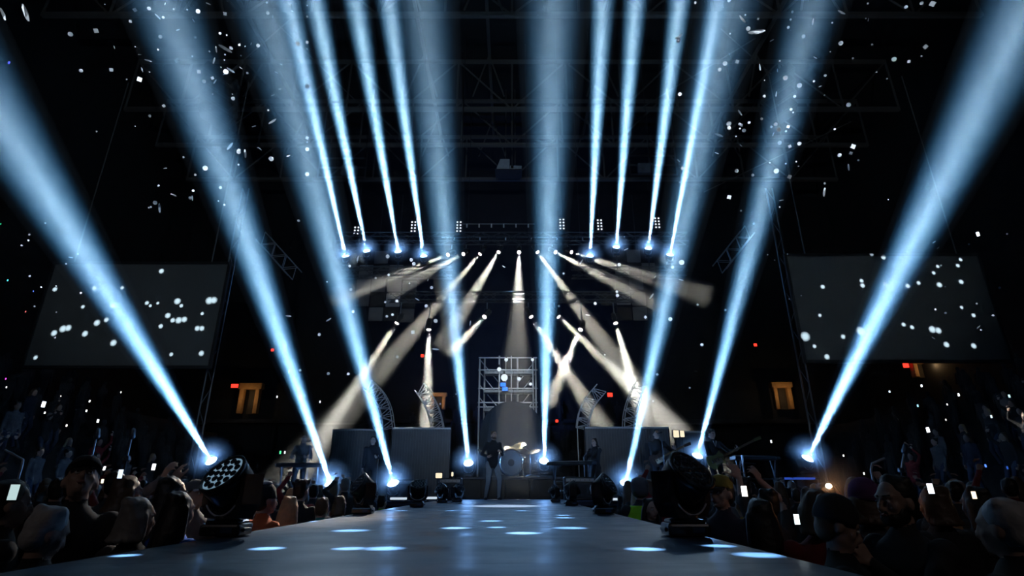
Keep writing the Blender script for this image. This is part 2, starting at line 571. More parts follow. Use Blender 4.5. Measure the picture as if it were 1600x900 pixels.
p = at(795, 264, 30)
t = thing('hanging_projector', 'small pale box hanging at the middle under the roof', 'projector', p)
PALE = M('pale_cabinet', (.30, .36, .42), .5, 0, .2)
mb = MB()
w, h = .82, .42
mb.add([(-w, -.5, -h), (.05, -.5, -h), (.05, -.5, h), (-w + .28, -.5, h), (-w, .5, -h), (.05, .5, -h), (.05, .5, h), (-w + .28, .5, h)],
       [[0, 1, 2, 3], [7, 6, 5, 4], [0, 4, 5, 1], [1, 5, 6, 2], [2, 6, 7, 3], [3, 7, 4, 0]])
obj('cabinet', mb, PALE, t)
obj('side_unit', MB().bbox((.45, 0, -.2), (.74, .8, .42), .02, 1), PALE, t)
obj('dark_slot', MB().box((.22, -.42, -.12), (.16, .06, .16)), BLACK, t)
obj('tray', MB().box((-.02, -.1, -.44), (1.66, 1.1, .05)), STEEL, t)
rod(t, 'hanger', (-.2, 0, .4), (-.2, 0, 27.0 - t.location.z), .03, ROOFSTEEL)
rod(t, 'hanger', (.4, 0, .0), (.4, 0, 27.0 - t.location.z), .03, ROOFSTEEL)


def hanging_frame(px, py, Y, label, mir):
    """a dim rectangular frame of tubes with a small screen, hung from the roof"""
    t = thing('hanging_rack', label, 'frame', at(px, py, Y))
    for z in (-.7, .0, .7):
        rod(t, 'rail', (-1.5, 0, z), (1.5, 0, z), .06, STEEL, square=True)
    for x in (-1.5, 1.5):
        rod(t, 'post', (x, 0, -.7), (x, 0, 27.0 - t.location.z), .05, STEEL, square=True)
    obj('box', MB().bbox((.55 * mir, -.2, -.35), (1.0, .3, .6), .03, 1), M('frame_box', (.12, .14, .16), .6), t)


hanging_frame(535, 262, 30, 'dim steel frame with a small box hanging behind the left truss beams', 1)
hanging_frame(1020, 258, 30, 'dim steel frame with a small box hanging behind the right truss beams', -1)


def line_array(px, py, Y, label, mir):
    """a tilted hanging cluster of long loudspeaker cabinets"""
    t = thing('speaker_cluster', label, 'loudspeaker', at(px, py, Y), 0, None, (0, math.radians(28) * mir, math.radians(20) * mir))
    for k in range(4):
        c = obj('cabinet', MB().bbox((.42 * k * mir, .0, -.62 * k), (1.7, 1.0, .56), .04, 1), M('cluster_grey', (.035, .038, .04), .75), t)
        obj('grille', MB().box((.42 * k * mir, -.52, -.62 * k), (1.5, .04, .44)), BLACK, c)
    rod(t, 'hanger', (0, 0, .2), (0, 0, 6), .03, ROOFSTEEL)


line_array(345, 125, 22, 'big dim loudspeaker cluster hanging tilted at the upper left', 1)
line_array(1215, 125, 24, 'big dim loudspeaker cluster hanging tilted at the upper right', -1)


# ---------------------------------------------------------------- projection screens
def screen(name, x0, x1, z0, z1, y, label):
    t = thing(name, label, 'screen', ((x0 + x1) / 2, y, z0))
    w, h = x1 - x0, z1 - z0
    obj('fabric', MB().box((0, .0, h / 2), (w, .02, h)), SCREEN, t)
    for sx in (-1, 1):
        obj('frame_bar', MB().bbox((sx * (w / 2 + .06), .02, h / 2), (.12, .12, h + .24), .01, 1), BLACK, t)
    for z in (-.06, h + .06):
        obj('frame_bar', MB().bbox((0, .02, z), (w, .12, .12), .01, 1), BLACK, t)
    for sx in (-.4, .4):
        rod(t, 'hanger', (sx * w, .02, h + .1), (sx * w, .02, h + 9), .025, ROOFSTEEL)


screen('projection_screen', -18.15, -11.3, 5.88, 9.95, 20, 'large grey projection screen speckled with light dots, hanging at left')
screen('projection_screen', 11.0, 18.6, 6.1, 10.3, 20, 'large grey projection screen speckled with light dots, hanging at right')
# thin posts of the stage towers beside the screens
for p0, p1, lab in ((at(331, 570, 21), at(372, 330, 21), 'thin dark tower post just right of the left screen'), (at(1252, 566, 21), at(1212, 360, 21), 'thin dark tower post just left of the right screen')):
    t = thing('tower_post', lab, 'post', (p0.x, p0.y, 0))
    for dx, dy in ((-.14, 0), (.14, 0), (0, .24)):
        rod(t, 'upright', (dx, dy, 0), (dx, dy, 14), .03, STEEL)
    for k in range(17):
        rod(t, 'rung', (-.14 if k % 2 else .14, 0, .6 + .8 * k), (.14 if k % 2 else -.14, 0, .6 + .8 * k + .6), .016, STEEL)


# ---------------------------------------------------------------- truss helper (box truss, four chords)
def box_truss(name, p0, p1, size, nseg, label, group=None, mat=STEEL, r=.028):
    p0, p1 = V(p0), V(p1)
    X = (p1 - p0).normalized()
    t = thing(name, label, 'truss', p0, 0, group, X.to_track_quat('X', 'Z').to_euler())
    L = (p1 - p0).length; s = size / 2
    cs = [(-s, -s), (s, -s), (s, s), (-s, s)]
    for y, z in cs:
        rod(t, 'chord', (0, y, z), (L, y, z), r, mat)
    mb = MB()
    for k in range(nseg):
        a, b_ = L * k / nseg, L * (k + 1) / nseg
        for q in range(4):
            (y0, z0), (y1, z1) = cs[q], cs[(q + 1) % 4]
            if (k + q) % 2:
                mb.tube((a, y0, z0), (b_, y1, z1), r * .6, None, 5)
            else:
                mb.tube((a, y1, z1), (b_, y0, z0), r * .6, None, 5)
    o = obj('bracing', mb, mat, t)
    o['kind'] = 'stuff'
    return t


YT = 22.0
ZT = at(800, 380, YT + 2).z + .25
box_truss('lighting_truss', (-8.5, YT + 2.0, ZT), (8.5, YT + 2.0, ZT), .45, 34, 'upper stage truss carrying the row of warm spots', None, M('black_truss', (.05, .055, .065), .5, .6))
box_truss('lighting_truss', (-7.5, YT, at(800, 408, YT).z - .55), (-2.6, YT, at(800, 408, YT).z - .55), .4, 10, 'left stage truss under the four blue truss beams', None, _mats['black_truss'])
box_truss('lighting_truss', (2.6, YT, at(800, 408, YT).z - .55), (7.5, YT, at(800, 408, YT).z - .55), .4, 10, 'right stage truss under the four blue truss beams', None, _mats['black_truss'])
ZT2 = at(800, 480, YT).z
box_truss('lighting_truss', (-5.2, YT - .3, ZT2 + .35), (5.2, YT - .3, ZT2 + .35), .35, 22, 'lower stage truss carrying the second row of warm spots', None, _mats['black_truss'])
# thin pipes above the warm row
for py, x0, x1, Y, lab in ((350, 720, 835, 26, 'thin pipe above the warm spots, hung with small clamps'), (371, 690, 930, 25.5, 'thin pipe just above the row of warm spots')):
    a, b_ = at(x0, py, Y), at(x1, py, Y)
    t = thing('lighting_pipe', lab, 'pipe', a)
    rod(t, 'pipe', (0, 0, 0), b_ - a, .03, STEEL)
    for u in (.1, .9):
        rod(t, 'hanger', (b_ - a) * u, (b_ - a) * u + V((0, 0, 27.0 - a.z)), .015, BLACK)
    for k in range(6):
        q = (b_ - a) * ((k + .5) / 6)
        obj('clamp', MB().bbox((q.x, 0, q.z - .1), (.07, .07, .2), .01, 1), BRIGHT, t)
# ladder trusses at either side
box_truss('ladder_truss', at(411, 372, 24), at(461, 428, 24), .55, 6, 'short pale ladder truss slanting down at left, above the left stage lamps', None, M('ladder_grey', (.30, .31, .32), .5, .5))
box_truss('ladder_truss', at(1124, 418, 24), at(1168, 362, 24), .55, 6, 'short pale ladder truss slanting up at right, above the right stage lamps', None, _mats['ladder_grey'])

# ---------------------------------------------------------------- checkerboard panels
LEFT_SQ = [(596, 402, 0), (572, 424, 0), (619, 424, 0), (596, 424, 1), (568, 447, 0), (591, 446, 0), (616, 446, 0), (640, 449, 0), (566, 468, 0), (614, 469, 2), (638, 471, 1), (590, 468, 1), (587, 491, 0), (611, 491, 1), (636, 493, 0)]
RIGHT_SQ = [(990, 400, 0), (968, 400, 1), (972, 424, 0), (1013, 421, 0), (993, 421, 1), (994, 442, 0), (972, 443, 1), (950, 467, 1), (974, 466, 2), (998, 467, 0), (1000, 490, 0), (976, 490, 1)]
GREY2 = M('pale_panel_cloth', (.17, .18, .20), .7, 0, .15, 3)
for side, sq, word in (('left', LEFT_SQ, 'left'), ('right', RIGHT_SQ, 'right')):
    rows = sorted(sq, key=lambda q: (round(q[1] / 22), q[0]))
    t = thing('panel_wall', 'checkered hanging wall of grey and black square panels at the %s of the stage' % word, 'panel wall', at(sum(q[0] for q in sq) / len(sq), 446, 24.6))
    base = t.location.copy()
    for x, y, k in rows:
        p = at(x, y, 24.6) - base
        obj('panel', MB().bbox((0, 0, 0), (.66, .08, .66), .012, 1), (CLOTH_PANEL, DARK_PANEL, GREY2)[k], t, False, p)
    rod(t, 'hanger', (-.5, .06, 0), (-.5, .06, 5), .02, BLACK)
    rod(t, 'hanger', (.5, .06, 0), (.5, .06, 5), .02, BLACK)


# ---------------------------------------------------------------- moving lights
def U_plate(R, Ri, wid, low, dep):
    """side view of the fork: a plate with a round cut for the head, extruded by dep"""
    out = []
    n = 14
    for k in range(n + 1):                                   # outer: down the left, along the bottom, up the right
        pass
    o_pts = [(-wid, .10), (-wid, -low * .55), (-wid * .72, -low), (wid * .72, -low), (wid, -low * .55), (wid, .10)]
    outer = []
    for (x0, z0), (x1, z1) in zip(o_pts, o_pts[1:]):
        for k in range(4):
            s = k / 4
            outer.append((x0 + (x1 - x0) * s, z0 + (z1 - z0) * s))
    outer.append(o_pts[-1])
    m_ = len(outer)
    inner = []
    for k in range(m_):
        a = PI + PI * k / (m_ - 1)
        inner.append((Ri * math.cos(a), Ri * math.sin(a) if abs(math.sin(a)) > 1e-6 else 0))
    inner[0] = (-Ri, .10); inner[-1] = (Ri, .10)
    vs, fs = [], []
    for y in (-dep / 2, dep / 2):
        vs += [(x, y, z) for x, z in outer] + [(x, y, z) for x, z in inner]
    T = 2 * m_
    for k in range(m_ - 1):
        fs.append([k, k + 1, m_ + k + 1, m_ + k])
        fs.append([T + k + 1, T + k, T + m_ + k, T + m_ + k + 1])
        fs.append([k + 1, k, T + k, T + k + 1])
        fs.append([m_ + k, m_ + k + 1, T + m_ + k + 1, T + m_ + k])
    fs.append([0, m_, T + m_, T]); fs.append([m_ - 1, T + m_ - 1, T + 2 * m_ - 1, 2 * m_ - 1])
    return MB().add(vs, fs)


def mover(label, loc, direction, k=1.0, lit=None, hang=False, cells=0, group=None):
    """a moving head lamp: base, turning fork, drum shaped head with its lens looking along direction"""
    d = V(direction).normalized()
    t = thing('moving_light', label, 'stage light', loc, 0, group)
    up = -1 if hang else 1
    az = math.atan2(d.y, d.x) + PI / 2                       # fork turned so that its -y looks along d
    R = Matrix.Rotation(az, 4, 'Z')
    SC = Matrix.Diagonal((k, k, k * up, 1))
    flip = [] 
    # base
    mb = MB().bbox((0, 0, .05), (.31, .25, .09), .02, 2, SC).bbox((0, 0, .105), (.26, .21, .03), .012, 1, SC)
    base = obj('base', mb, GLOSSBLACK, t)
    for s in (-1, 1):
        obj('handle', MB().bbox((s * .162, 0, .05), (.02, .14, .03), .008, 1, SC), BLACK, base)
    obj('display', MB().bbox((.06, -.127, .05), (.09, .006, .04), .002, 1, SC), M('lcd_glass', (.03, .06, .12), .2), base)
    piv = .36
    yk = U_plate(.24, .192, .235, .225, .17)
    yk.v = [SC @ (R @ (p + V((0, 0, piv)))) for p in yk.v]
    yo = obj('yoke', yk, GLOSSBLACK, t)
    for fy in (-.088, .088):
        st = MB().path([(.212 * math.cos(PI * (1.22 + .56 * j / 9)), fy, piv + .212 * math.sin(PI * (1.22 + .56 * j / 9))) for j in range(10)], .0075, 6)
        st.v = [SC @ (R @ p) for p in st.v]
        obj('yoke_highlight', st, M('pale_highlight', (.60, .62, .64), .35, .2, .1), yo, True)  # pale strip imitating the highlight along the fork's inner rim
    hub = MB().lathe([(.10, .11), (.10, .15), (.07, .155)], 20)
    hub.v = [SC @ p for p in hub.v]
    obj('pan_hub', hub, BLACK, t, True)
    # head along d
    c = V((0, 0, piv * k * up))
    q = d.to_track_quat('Z', 'Y').to_matrix().to_4x4()
    H = Matrix.Translation(c) @ q @ Matrix.Scale(k, 4)
    prof = [(.07, -.16), (.135, -.145), (.165, -.09), (.177, .02), (.183, .09), (.185, .145), (.165, .15)]
    head = obj('head', MB().lathe(prof, 28, H), GLOSSBLACK, t, True)
    bz = MB().lathe([(.166, .135), (.187, .135), (.190, .165), (.166, .165), (.166, .135)], 28, H, False)
    obj('bezel', bz, BLACK, t, True)
    lens = MB().lathe([(.165, .150), (.164, .152), (.08, .157), (.01, .159)], 24, H)
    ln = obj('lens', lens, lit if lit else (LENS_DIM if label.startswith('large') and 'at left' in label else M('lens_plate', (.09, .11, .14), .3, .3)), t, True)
    if cells:
        pts = [(0, 0)] + [(.063 * math.cos(a * PI / 3), .063 * math.sin(a * PI / 3)) for a in range(6)]
        pts += [(.124 * math.cos(a * PI / 6), .124 * math.sin(a * PI / 6)) for a in range(12)]
        ce = MB().lathe([(.0265, 0), (.025, .009), (.019, .016), (.009, .020), (.001, .021)], 12).mesh('lens_cell')
        ce.materials.append(CELL)
        for p_ in ce.polygons:
            p_.use_smooth = True
        for x, y in pts:
            o = link('lens_cell', ce, ln)
            o.matrix_local = H @ Matrix.Translation((x, y, .155))
    if not lit:
        # heat sink fins on the back of the head
        fm = MB()
        for j in range(6):
            a = j * PI / 3
            fm.box((.075 * math.cos(a), .075 * math.sin(a), -.17), (.09, .012, .05), H @ Matrix.Translation((0, 0, 0)))
        f = obj('cooling_fins', fm, BLACK, head)
    return t, c + V(loc) + d * (.165 * k)


RW = on_level
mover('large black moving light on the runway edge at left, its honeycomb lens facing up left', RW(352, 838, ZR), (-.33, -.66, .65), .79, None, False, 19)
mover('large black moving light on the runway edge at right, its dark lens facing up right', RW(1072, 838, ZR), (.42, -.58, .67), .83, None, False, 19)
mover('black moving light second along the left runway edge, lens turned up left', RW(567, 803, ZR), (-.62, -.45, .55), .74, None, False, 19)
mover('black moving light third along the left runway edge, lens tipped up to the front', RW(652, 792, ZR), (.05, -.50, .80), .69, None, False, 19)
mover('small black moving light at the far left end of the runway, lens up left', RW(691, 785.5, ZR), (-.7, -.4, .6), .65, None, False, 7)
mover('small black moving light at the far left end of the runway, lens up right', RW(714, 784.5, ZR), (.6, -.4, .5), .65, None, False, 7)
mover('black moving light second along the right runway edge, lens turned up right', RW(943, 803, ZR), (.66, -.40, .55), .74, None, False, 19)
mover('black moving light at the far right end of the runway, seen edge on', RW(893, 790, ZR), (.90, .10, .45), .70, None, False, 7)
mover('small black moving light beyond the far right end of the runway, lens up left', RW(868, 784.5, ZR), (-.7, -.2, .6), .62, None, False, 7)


# ---------------------------------------------------------------- the lit lamps and their beams
def haze_cone(p, q, half, r0, mat, label, over=1.0):
    d = q - p; L = d.length * over; d.normalize()
    n = 24
    X = d.orthogonal().normalized(); Y = d.cross(X)
    vs = []
    for t, R_ in ((0.0, r0 * 1.15), (L, r0 * 1.15 + L * math.tan(math.radians(half)))):
        vs += [p + d * t + (X * math.cos(2 * PI * k / n) + Y * math.sin(2 * PI * k / n)) * R_ for k in range(n)]
    fs = [list(range(n))[::-1], list(range(n, 2 * n))] + [[k, (k + 1) % n, n + (k + 1) % n, n + k] for k in range(n)]
    o = obj('haze_beam', MB().add([v - p for v in vs], fs), mat, None, False, p)
    tag(o, label, None, None, 'stuff')
    return o


COLD = (.21, .56, 1.0)
WARM = (1.0, .985, .87)
HALO = {'cold': (.16, .42, 1.0), 'warm': (1.0, .9, .75)}


def halo(p, r, power, color, label):
    """haze that the bright lens lights up close around it"""
    l = bpy.data.lights.new('lens_glow', 'POINT')
    l.energy, l.color, l.shadow_soft_size = power, color, .04
    o = bpy.data.objects.new('lens_glow', l); COL.objects.link(o); o.location = p
    h_ = obj('haze_halo', MB().ball((0, 0, 0), 1, 16, 12), HAZE_GLOW, None, True, p)
    h_.scale = (r, r, r)
    tag(h_, label, None, None, 'stuff')


LOW = [((330, 720), 14, (0, 185), 8, 3.7, 1.0, 'far left end of the stage'),
       ((516, 755), 13.75, (270, 40), 8.0, 3.3, 1.0, 'left front edge of the stage'),
       ((614, 757), 13.75, (430, 60), 8.0, 3.3, .8, 'left front edge of the stage nearer the runway'),
       ((732, 722), 16.6, (660, 0), 8.5, 2.7, 1.0, 'left end of the drum riser'),
       ((850, 720), 16.6, (864, 0), 8.5, 2.8, 1.2, 'right end of the drum riser'),
       ((978, 757), 13.75, (1092, 235), 9, 2.8, .8, 'right front edge of the stage'),
       ((1090, 712), 15, (1272, 0), 8.5, 2.7, .9, 'plinth at the right of the stage'),
       ((1262, 716), 14, (1590, 40), 8, 3.8, 1.0, 'far right end of the stage')]
names = ['leftmost', 'second from left', 'third from left', 'fourth from left', 'fourth from right', 'third from right', 'second from right', 'rightmost']
for i, (p, Y, q, Y2, half, pw, where) in enumerate(LOW):
    P0, Q0 = at(*p, Y), at(*q, Y2)
    d = (Q0 - P0).normalized()
    k = .80
    base = P0 - V((0, 0, .36 * k)) - d * (.165 * k)
    floor_z = RISER if i in (3, 4) else ZR
    if base.z > floor_z + .06:
        h_ = base.z - floor_z
        tt = thing('lamp_plinth', 'black plinth under the %s of the lit floor lamps' % names[i], 'plinth', (base.x, base.y, floor_z))
        obj('column', MB().bbox((0, 0, h_ / 2), (.40, .36, h_ - .02), .015, 1), BLACK, tt)
        obj('foot_plate', MB().bbox((0, 0, .012), (.5, .46, .024), .006, 1), BLACK, tt)
    else:
        base.z = floor_z
    t, e = mover('lit moving light on the stage floor sending up the blue beam %s' % names[i], base, d, k, LENS_BLUE)
    half += .6
    beam_spot('beam_lamp', e, d, half, 460000 * pw, (.54, .80, 1.0), (.03, .38, .88), .05)
    haze_cone(e, e + d * ((Q0 - P0).length * 1.5), half, .085, HAZE_COLD, 'hazy blue-white light shaft rising from the %s' % where)
    halo(e + d * .05, .60, 34, HALO['cold'], 'blue glow in the haze around the %s lit floor lamp' % names[i])

UP = [((540, 400), (450, 0)), ((573, 392), (492, 0)), ((622, 393), (555, 0)), ((662, 400), (607, 0)),
      ((922, 400), (942, 0)), ((963, 386), (993, 0)), ((1013, 388), (1062, 0)), ((1047, 398), (1122, 0))]
un = ['first', 'second', 'third', 'fourth']
for i, (p, q) in enumerate(UP):
    P0, Q0 = at(*p, YT), at(*q, 15)
    d = (Q0 - P0).normalized()
    k = .85
    side = 'left' if i < 4 else 'right'
    base = P0 - V((0, 0, .36 * k)) - d * (.165 * k)
    t, e = mover('%s lit moving light from the left on the %s stage truss' % (un[i % 4], side), base, d, k, LENS_BLUE)
    rod(t, 'mast', (0, 0, 0), (0, 0, -max(.08, base.z - (at(800, 408, YT).z - .55) - .2)), .03, BLACK)
    beam_spot('beam_lamp', e, d, 3.0, 1100000, (.56, .82, 1.0), (.05, .42, .92), .05)
    haze_cone(e, e + d * ((Q0 - P0).length * 1.6), 3.0, .085, HAZE_TRUSS, 'narrow blue-white light shaft, %s from the left above the %s stage truss' % (un[i % 4], side))
    halo(e + d * .05, .7, 34, HALO['cold'], 'blue glow in the haze around lamp %s of the %s truss' % (un[i % 4], side))

WU = [((700, 398), (570, 450), 1.0), ((724, 397), (640, 440), .7), ((750, 397), (500, 690), 1.0), ((779, 394), (715, 500), 1.3), ((811, 394), (802, 790), 1.2),
      ((840, 394), (990, 600), 1.2), ((868, 394), (985, 455), 1.0), ((893, 394), (1050, 445), .9)]
WL = [((620, 505), (500, 690), 1.1), ((670, 515), (664, 775), 1.5), ((757, 495), (715, 540), 1.0), ((830, 495), (940, 665), 1.2), ((873, 495), (1075, 690), 1.0),
      ((907, 515), (868, 605), 1.2), ((962, 505), (1000, 640), 1.2)]
on8 = ['first', 'second', 'third', 'fourth', 'fifth', 'sixth', 'seventh', 'eighth']


def profile_spot(label, e, d, hang_z, hang_y):
    t = thing('profile_spot', label, 'spotlight', e)
    q = d.to_track_quat('Z', 'Y').to_matrix().to_4x4()
    obj('body', MB().lathe([(.06, -.52), (.10, -.50), (.11, -.25), (.085, -.22), (.085, -.02), (.10, 0)], 14, q), BLACK, t, True)
    obj('lens', MB().lathe([(.088, .002), (.06, .012), (.001, .016)], 14, q), LENS_WARM, t, True)
    yk = MB()
    c = q @ V((0, 0, -.25))
    s = V((1, 0, 0))
    for sg in (-1, 1):
        yk.tube(c + s * .12 * sg, c + s * .12 * sg + V((0, 0, .22)), .012, None, 6)
    yk.tube(c + s * .13 + V((0, 0, .22)), c - s * .13 + V((0, 0, .22)), .012, None, 6)
    obj('yoke', yk, BLACK, t)
    rod(t, 'clamp', c + V((0, 0, .22)), (c.x, hang_y, hang_z - e.z), .022, STEEL)


for i, (p, q, pw) in enumerate(WU):
    e, Q0 = at(*p, YT + 2), at(*q, YT - (6.0 if i == 4 else 1.0))
    d = (Q0 - e).normalized()
    profile_spot('%s warm spotlight from the left in the upper row over the stage' % on8[i], e, d, ZT - .225, .225)
    spot('warm_lamp', e + d * .03, e + d, 3.9, 46000 * pw, WARM, .07, .7)
    haze_cone(e, e + d * ((Q0 - e).length * (1.0 if i == 4 else 1.3)), 3.9, .07, HAZE_WARM, 'faint warm light shaft from the %s lamp of the upper warm row' % on8[i])
for i, (p, q, pw) in enumerate(WL):
    e, Q0 = at(*p, YT - .3), at(*q, YT - 1.8)
    d = (Q0 - e).normalized()
    profile_spot('%s warm spotlight from the left in the lower row over the stage' % on8[i], e, d, ZT2 + .175, .175)
    spot('warm_lamp', e + d * .03, e + d, 4.3, 44000 * pw, WARM, .09, .7)
    haze_cone(e, e + d * ((Q0 - e).length * 1.25), 4.3, .09, HAZE_WARM, 'warm light shaft from the %s lamp of the lower warm row' % on8[i])


# small blinder panels of eight lenses
def blinder(px, py, Y, label, rows=4):
    t = thing('blinder_light', label, 'stage light', at(px, py, Y))
    obj('case', MB().bbox((0, .08, 0), (.34, .14, .17 * rows + .08), .02, 1), BLACK, t)
    for a in (-1, 1):
        for k in range(rows):
            o = obj('lamp', MB().ball((0, 0, 0), (.045, .03, .045), 8, 6), EM('blinder_lit', (.8, .9, 1.0), 1.3), t, True, (a * .085, 0, .17 * (k - (rows - 1) / 2)))
    rod(t, 'hanger', (0, .08, .3), (0, .08, 27.0 - t.location.z), .02, BLACK)


blinder(646, 354, 25, 'small eight-lens blinder lamp beside the fourth left truss beam')
blinder(557, 360, 25, 'small dotted blinder lamp beside the second left truss beam', 3)
blinder(717, 354, 25, 'small eight-lens blinder lamp left of the middle, above the warm spots')
blinder(937, 351, 25, 'small eight-lens blinder lamp beside the first right truss beam')
blinder(878, 350, 25, 'small dotted blinder lamp right of the tall middle beam', 4)
blinder(1027, 348, 25, 'small eight-lens blinder lamp beside the third right truss beam')

# ---------------------------------------------------------------- scaffold tower and round backdrop
sc0 = at(748, 660, 20.5)
t = thing('scaffold_tower', 'tall bright scaffold of tubes standing behind the drum kit', 'scaffold', (0, 20.6, 0))
zt = at(800, 556, 20.6).z
xs = [at(x, 600, 20.6).x for x in (749, 756, 780, 790, 799, 809, 833, 838)]
for k, x in enumerate(xs):
    thick = .035 if k in (0, 1, 2, 5, 6, 7) else .022
    rod(t, 'upright', (x, .45 if k % 2 else 0, ZR), (x, .45 if k % 2 else 0, zt - (.0 if k % 3 else .12)), thick, BRIGHT)
for py in (559, 578, 607, 629, 636):
    z = at(800, py, 20.6).z
    rod(t, 'ledger', (xs[0] - .05, 0, z), (xs[-1] + .05, 0, z), .026, BRIGHT)
    if py in (578, 607, 636):
        for j in range(5):
            x0 = xs[1] + (xs[6] - xs[1]) * j / 5
            obj('deck_board', MB().bbox((x0 + .19, .2, z - .10), (.36, .46, .11), .01, 1), M('scaffold_board', (.34, .36, .38), .6, .2, .4, 8), t)
for j in range(4):
    z = at(800, 559 + 20 * j, 20.6).z
    rod(t, 'brace', (xs[0], .45, z), (xs[2], .45, z - .9), .018, BRIGHT)
    rod(t, 'brace', (xs[7], .45, z), (xs[5], .45, z - .9), .018, BRIGHT)
# lamps hanging in the scaffold
for px, py, r, lab in ((788, 590, .13, 'large pale globe lamp'), (791, 562, .07, 'pale bulb at the top left'), (832, 562, .06, 'pale bulb at the top right'), (811, 592, .07, 'pale bulb at the middle'),
                       (780, 577, .08, 'pale bulb on the upper deck'), (829, 600, .06, 'pale bulb at the right')):
    g = thing('bulb_lamp', lab + ' hanging in the scaffold tower', 'lamp', at(px, py, 20.45))
    obj('bulb', MB().ball((0, 0, 0), r, 14, 10), EM('bulb_lit', (.75, .88, 1.0), 1.1), g, True)
    obj('socket', MB().tube((0, 0, r * .8), (0, 0, r + .10), .03, .025, 8), BLACK, g)
for px, py, lab in ((786, 601, 'upper'), (789, 608, 'lower')):
    g = thing('blue_lamp', '%s small deep blue lamp in the scaffold tower' % lab, 'lamp', at(px, py, 20.4))
    obj('case', MB().bbox((0, .05, 0), (.26, .1, .20), .02, 1), BLACK, g)
    obj('lens', MB().bbox((0, -.01, 0), (.20, .03, .14), .01, 1), EM('blue_lit', (.03, .16, 1.0), 2.0), g)
dome = []
mb = MB()
c = at(800, 690, 19.5)
n = 28
rad = 1.08
vs = [(rad * math.cos(PI * k / n), 0, rad * 1.0 * math.sin(PI * k / n)) for k in range(n + 1)]
pts = [(rad, 0, -1.6)] + vs + [(-rad, 0, -1.6)]
vv = [(x, y, z) for y in (0, .5) for (x, _, z) in pts]
L = len(pts)
fs = [list(range(L))[::-1], list(range(L, 2 * L))] + [[k, (k + 1) % L, L + (k + 1) % L, L + k] for k in range(L)]
zc = at(800, 630, 19.5).z - rad
mb.add(vv, fs)
o = tag(obj('arched_backdrop', mb, M('black_arch', (.03, .035, .045), .7, 0, .3), None, False, (c.x, 19.0, zc)), 'dark round-topped backdrop standing behind the drum kit', 'backdrop')
o.data.transform(Matrix.Scale(1, 4))
zb = zc - 1.6
if zb > RISER:
    pass


# ---------------------------------------------------------------- corrugated screens and curved trusses
def corrugated(x0, x1, ztop, y, label, curve=0.0):
    t = thing('corrugated_wall', label, 'stage wall', ((x0 + x1) / 2, y, ZR))
    h_ = ztop - ZR
    w = x1 - x0
    nrib = int(w / .085)
    vs, fs = [], []
    for k in range(nrib * 4 + 1):
        x = -w / 2 + w * k / (nrib * 4)
        yy = -.025 * (1 if k % 4 in (1, 2) else -1) + curve * (x / (w / 2)) ** 2
        for z in (0, h_ - .06):
            vs.append((x, yy, z))
        for z in (0, h_ - .06):
            vs.append((x, yy + .02, z))
    for k in range(nrib * 4):
        a, b_ = 4 * k, 4 * k + 4
        fs += [[a, b_, b_ + 1, a + 1], [b_ + 2, a + 2, a + 3, b_ + 3], [a + 1, b_ + 1, b_ + 3, a + 3], [a, a + 2, b_ + 2, b_]]
    obj('ribbed_sheet', MB().add(vs, fs), RIBBED, t)
    for k in range(6):
        xa, xb = -w / 2 + w * k / 6, -w / 2 + w * (k + 1) / 6
        ya, yb = curve * (xa / (w / 2)) ** 2, curve * (xb / (w / 2)) ** 2
        rod(t, 'top_rail', (xa, ya, h_ - .03), (xb, yb, h_ - .03), .035, BRIGHT)
    for x in (-w / 2, w / 2):
        rod(t, 'end_post', (x, curve + .06, 0), (x, curve + .06, h_), .04, BLACK)
    return t


ZC = at(650, 668, 18.2).z
corrugated(at(609, 700, 18).x, at(702, 700, 18).x, ZC, 18.2, 'ribbed metal wall at the left of the stage behind the lamps')
corrugated(at(505, 700, 18).x, at(575, 700, 18).x, ZC, 18.6, 'ribbed metal wall at the far left of the stage behind a singer', .2)
corrugated(at(917, 700, 18).x, at(1050, 700, 18).x, ZC + .02, 18.2, 'ribbed metal wall at the right of the stage behind the guitarist')
corrugated(at(1056, 700, 19).x, at(1100, 700, 19).x, ZC - .05, 18.9, 'short dark ribbed wall behind the guitar neck', 0)


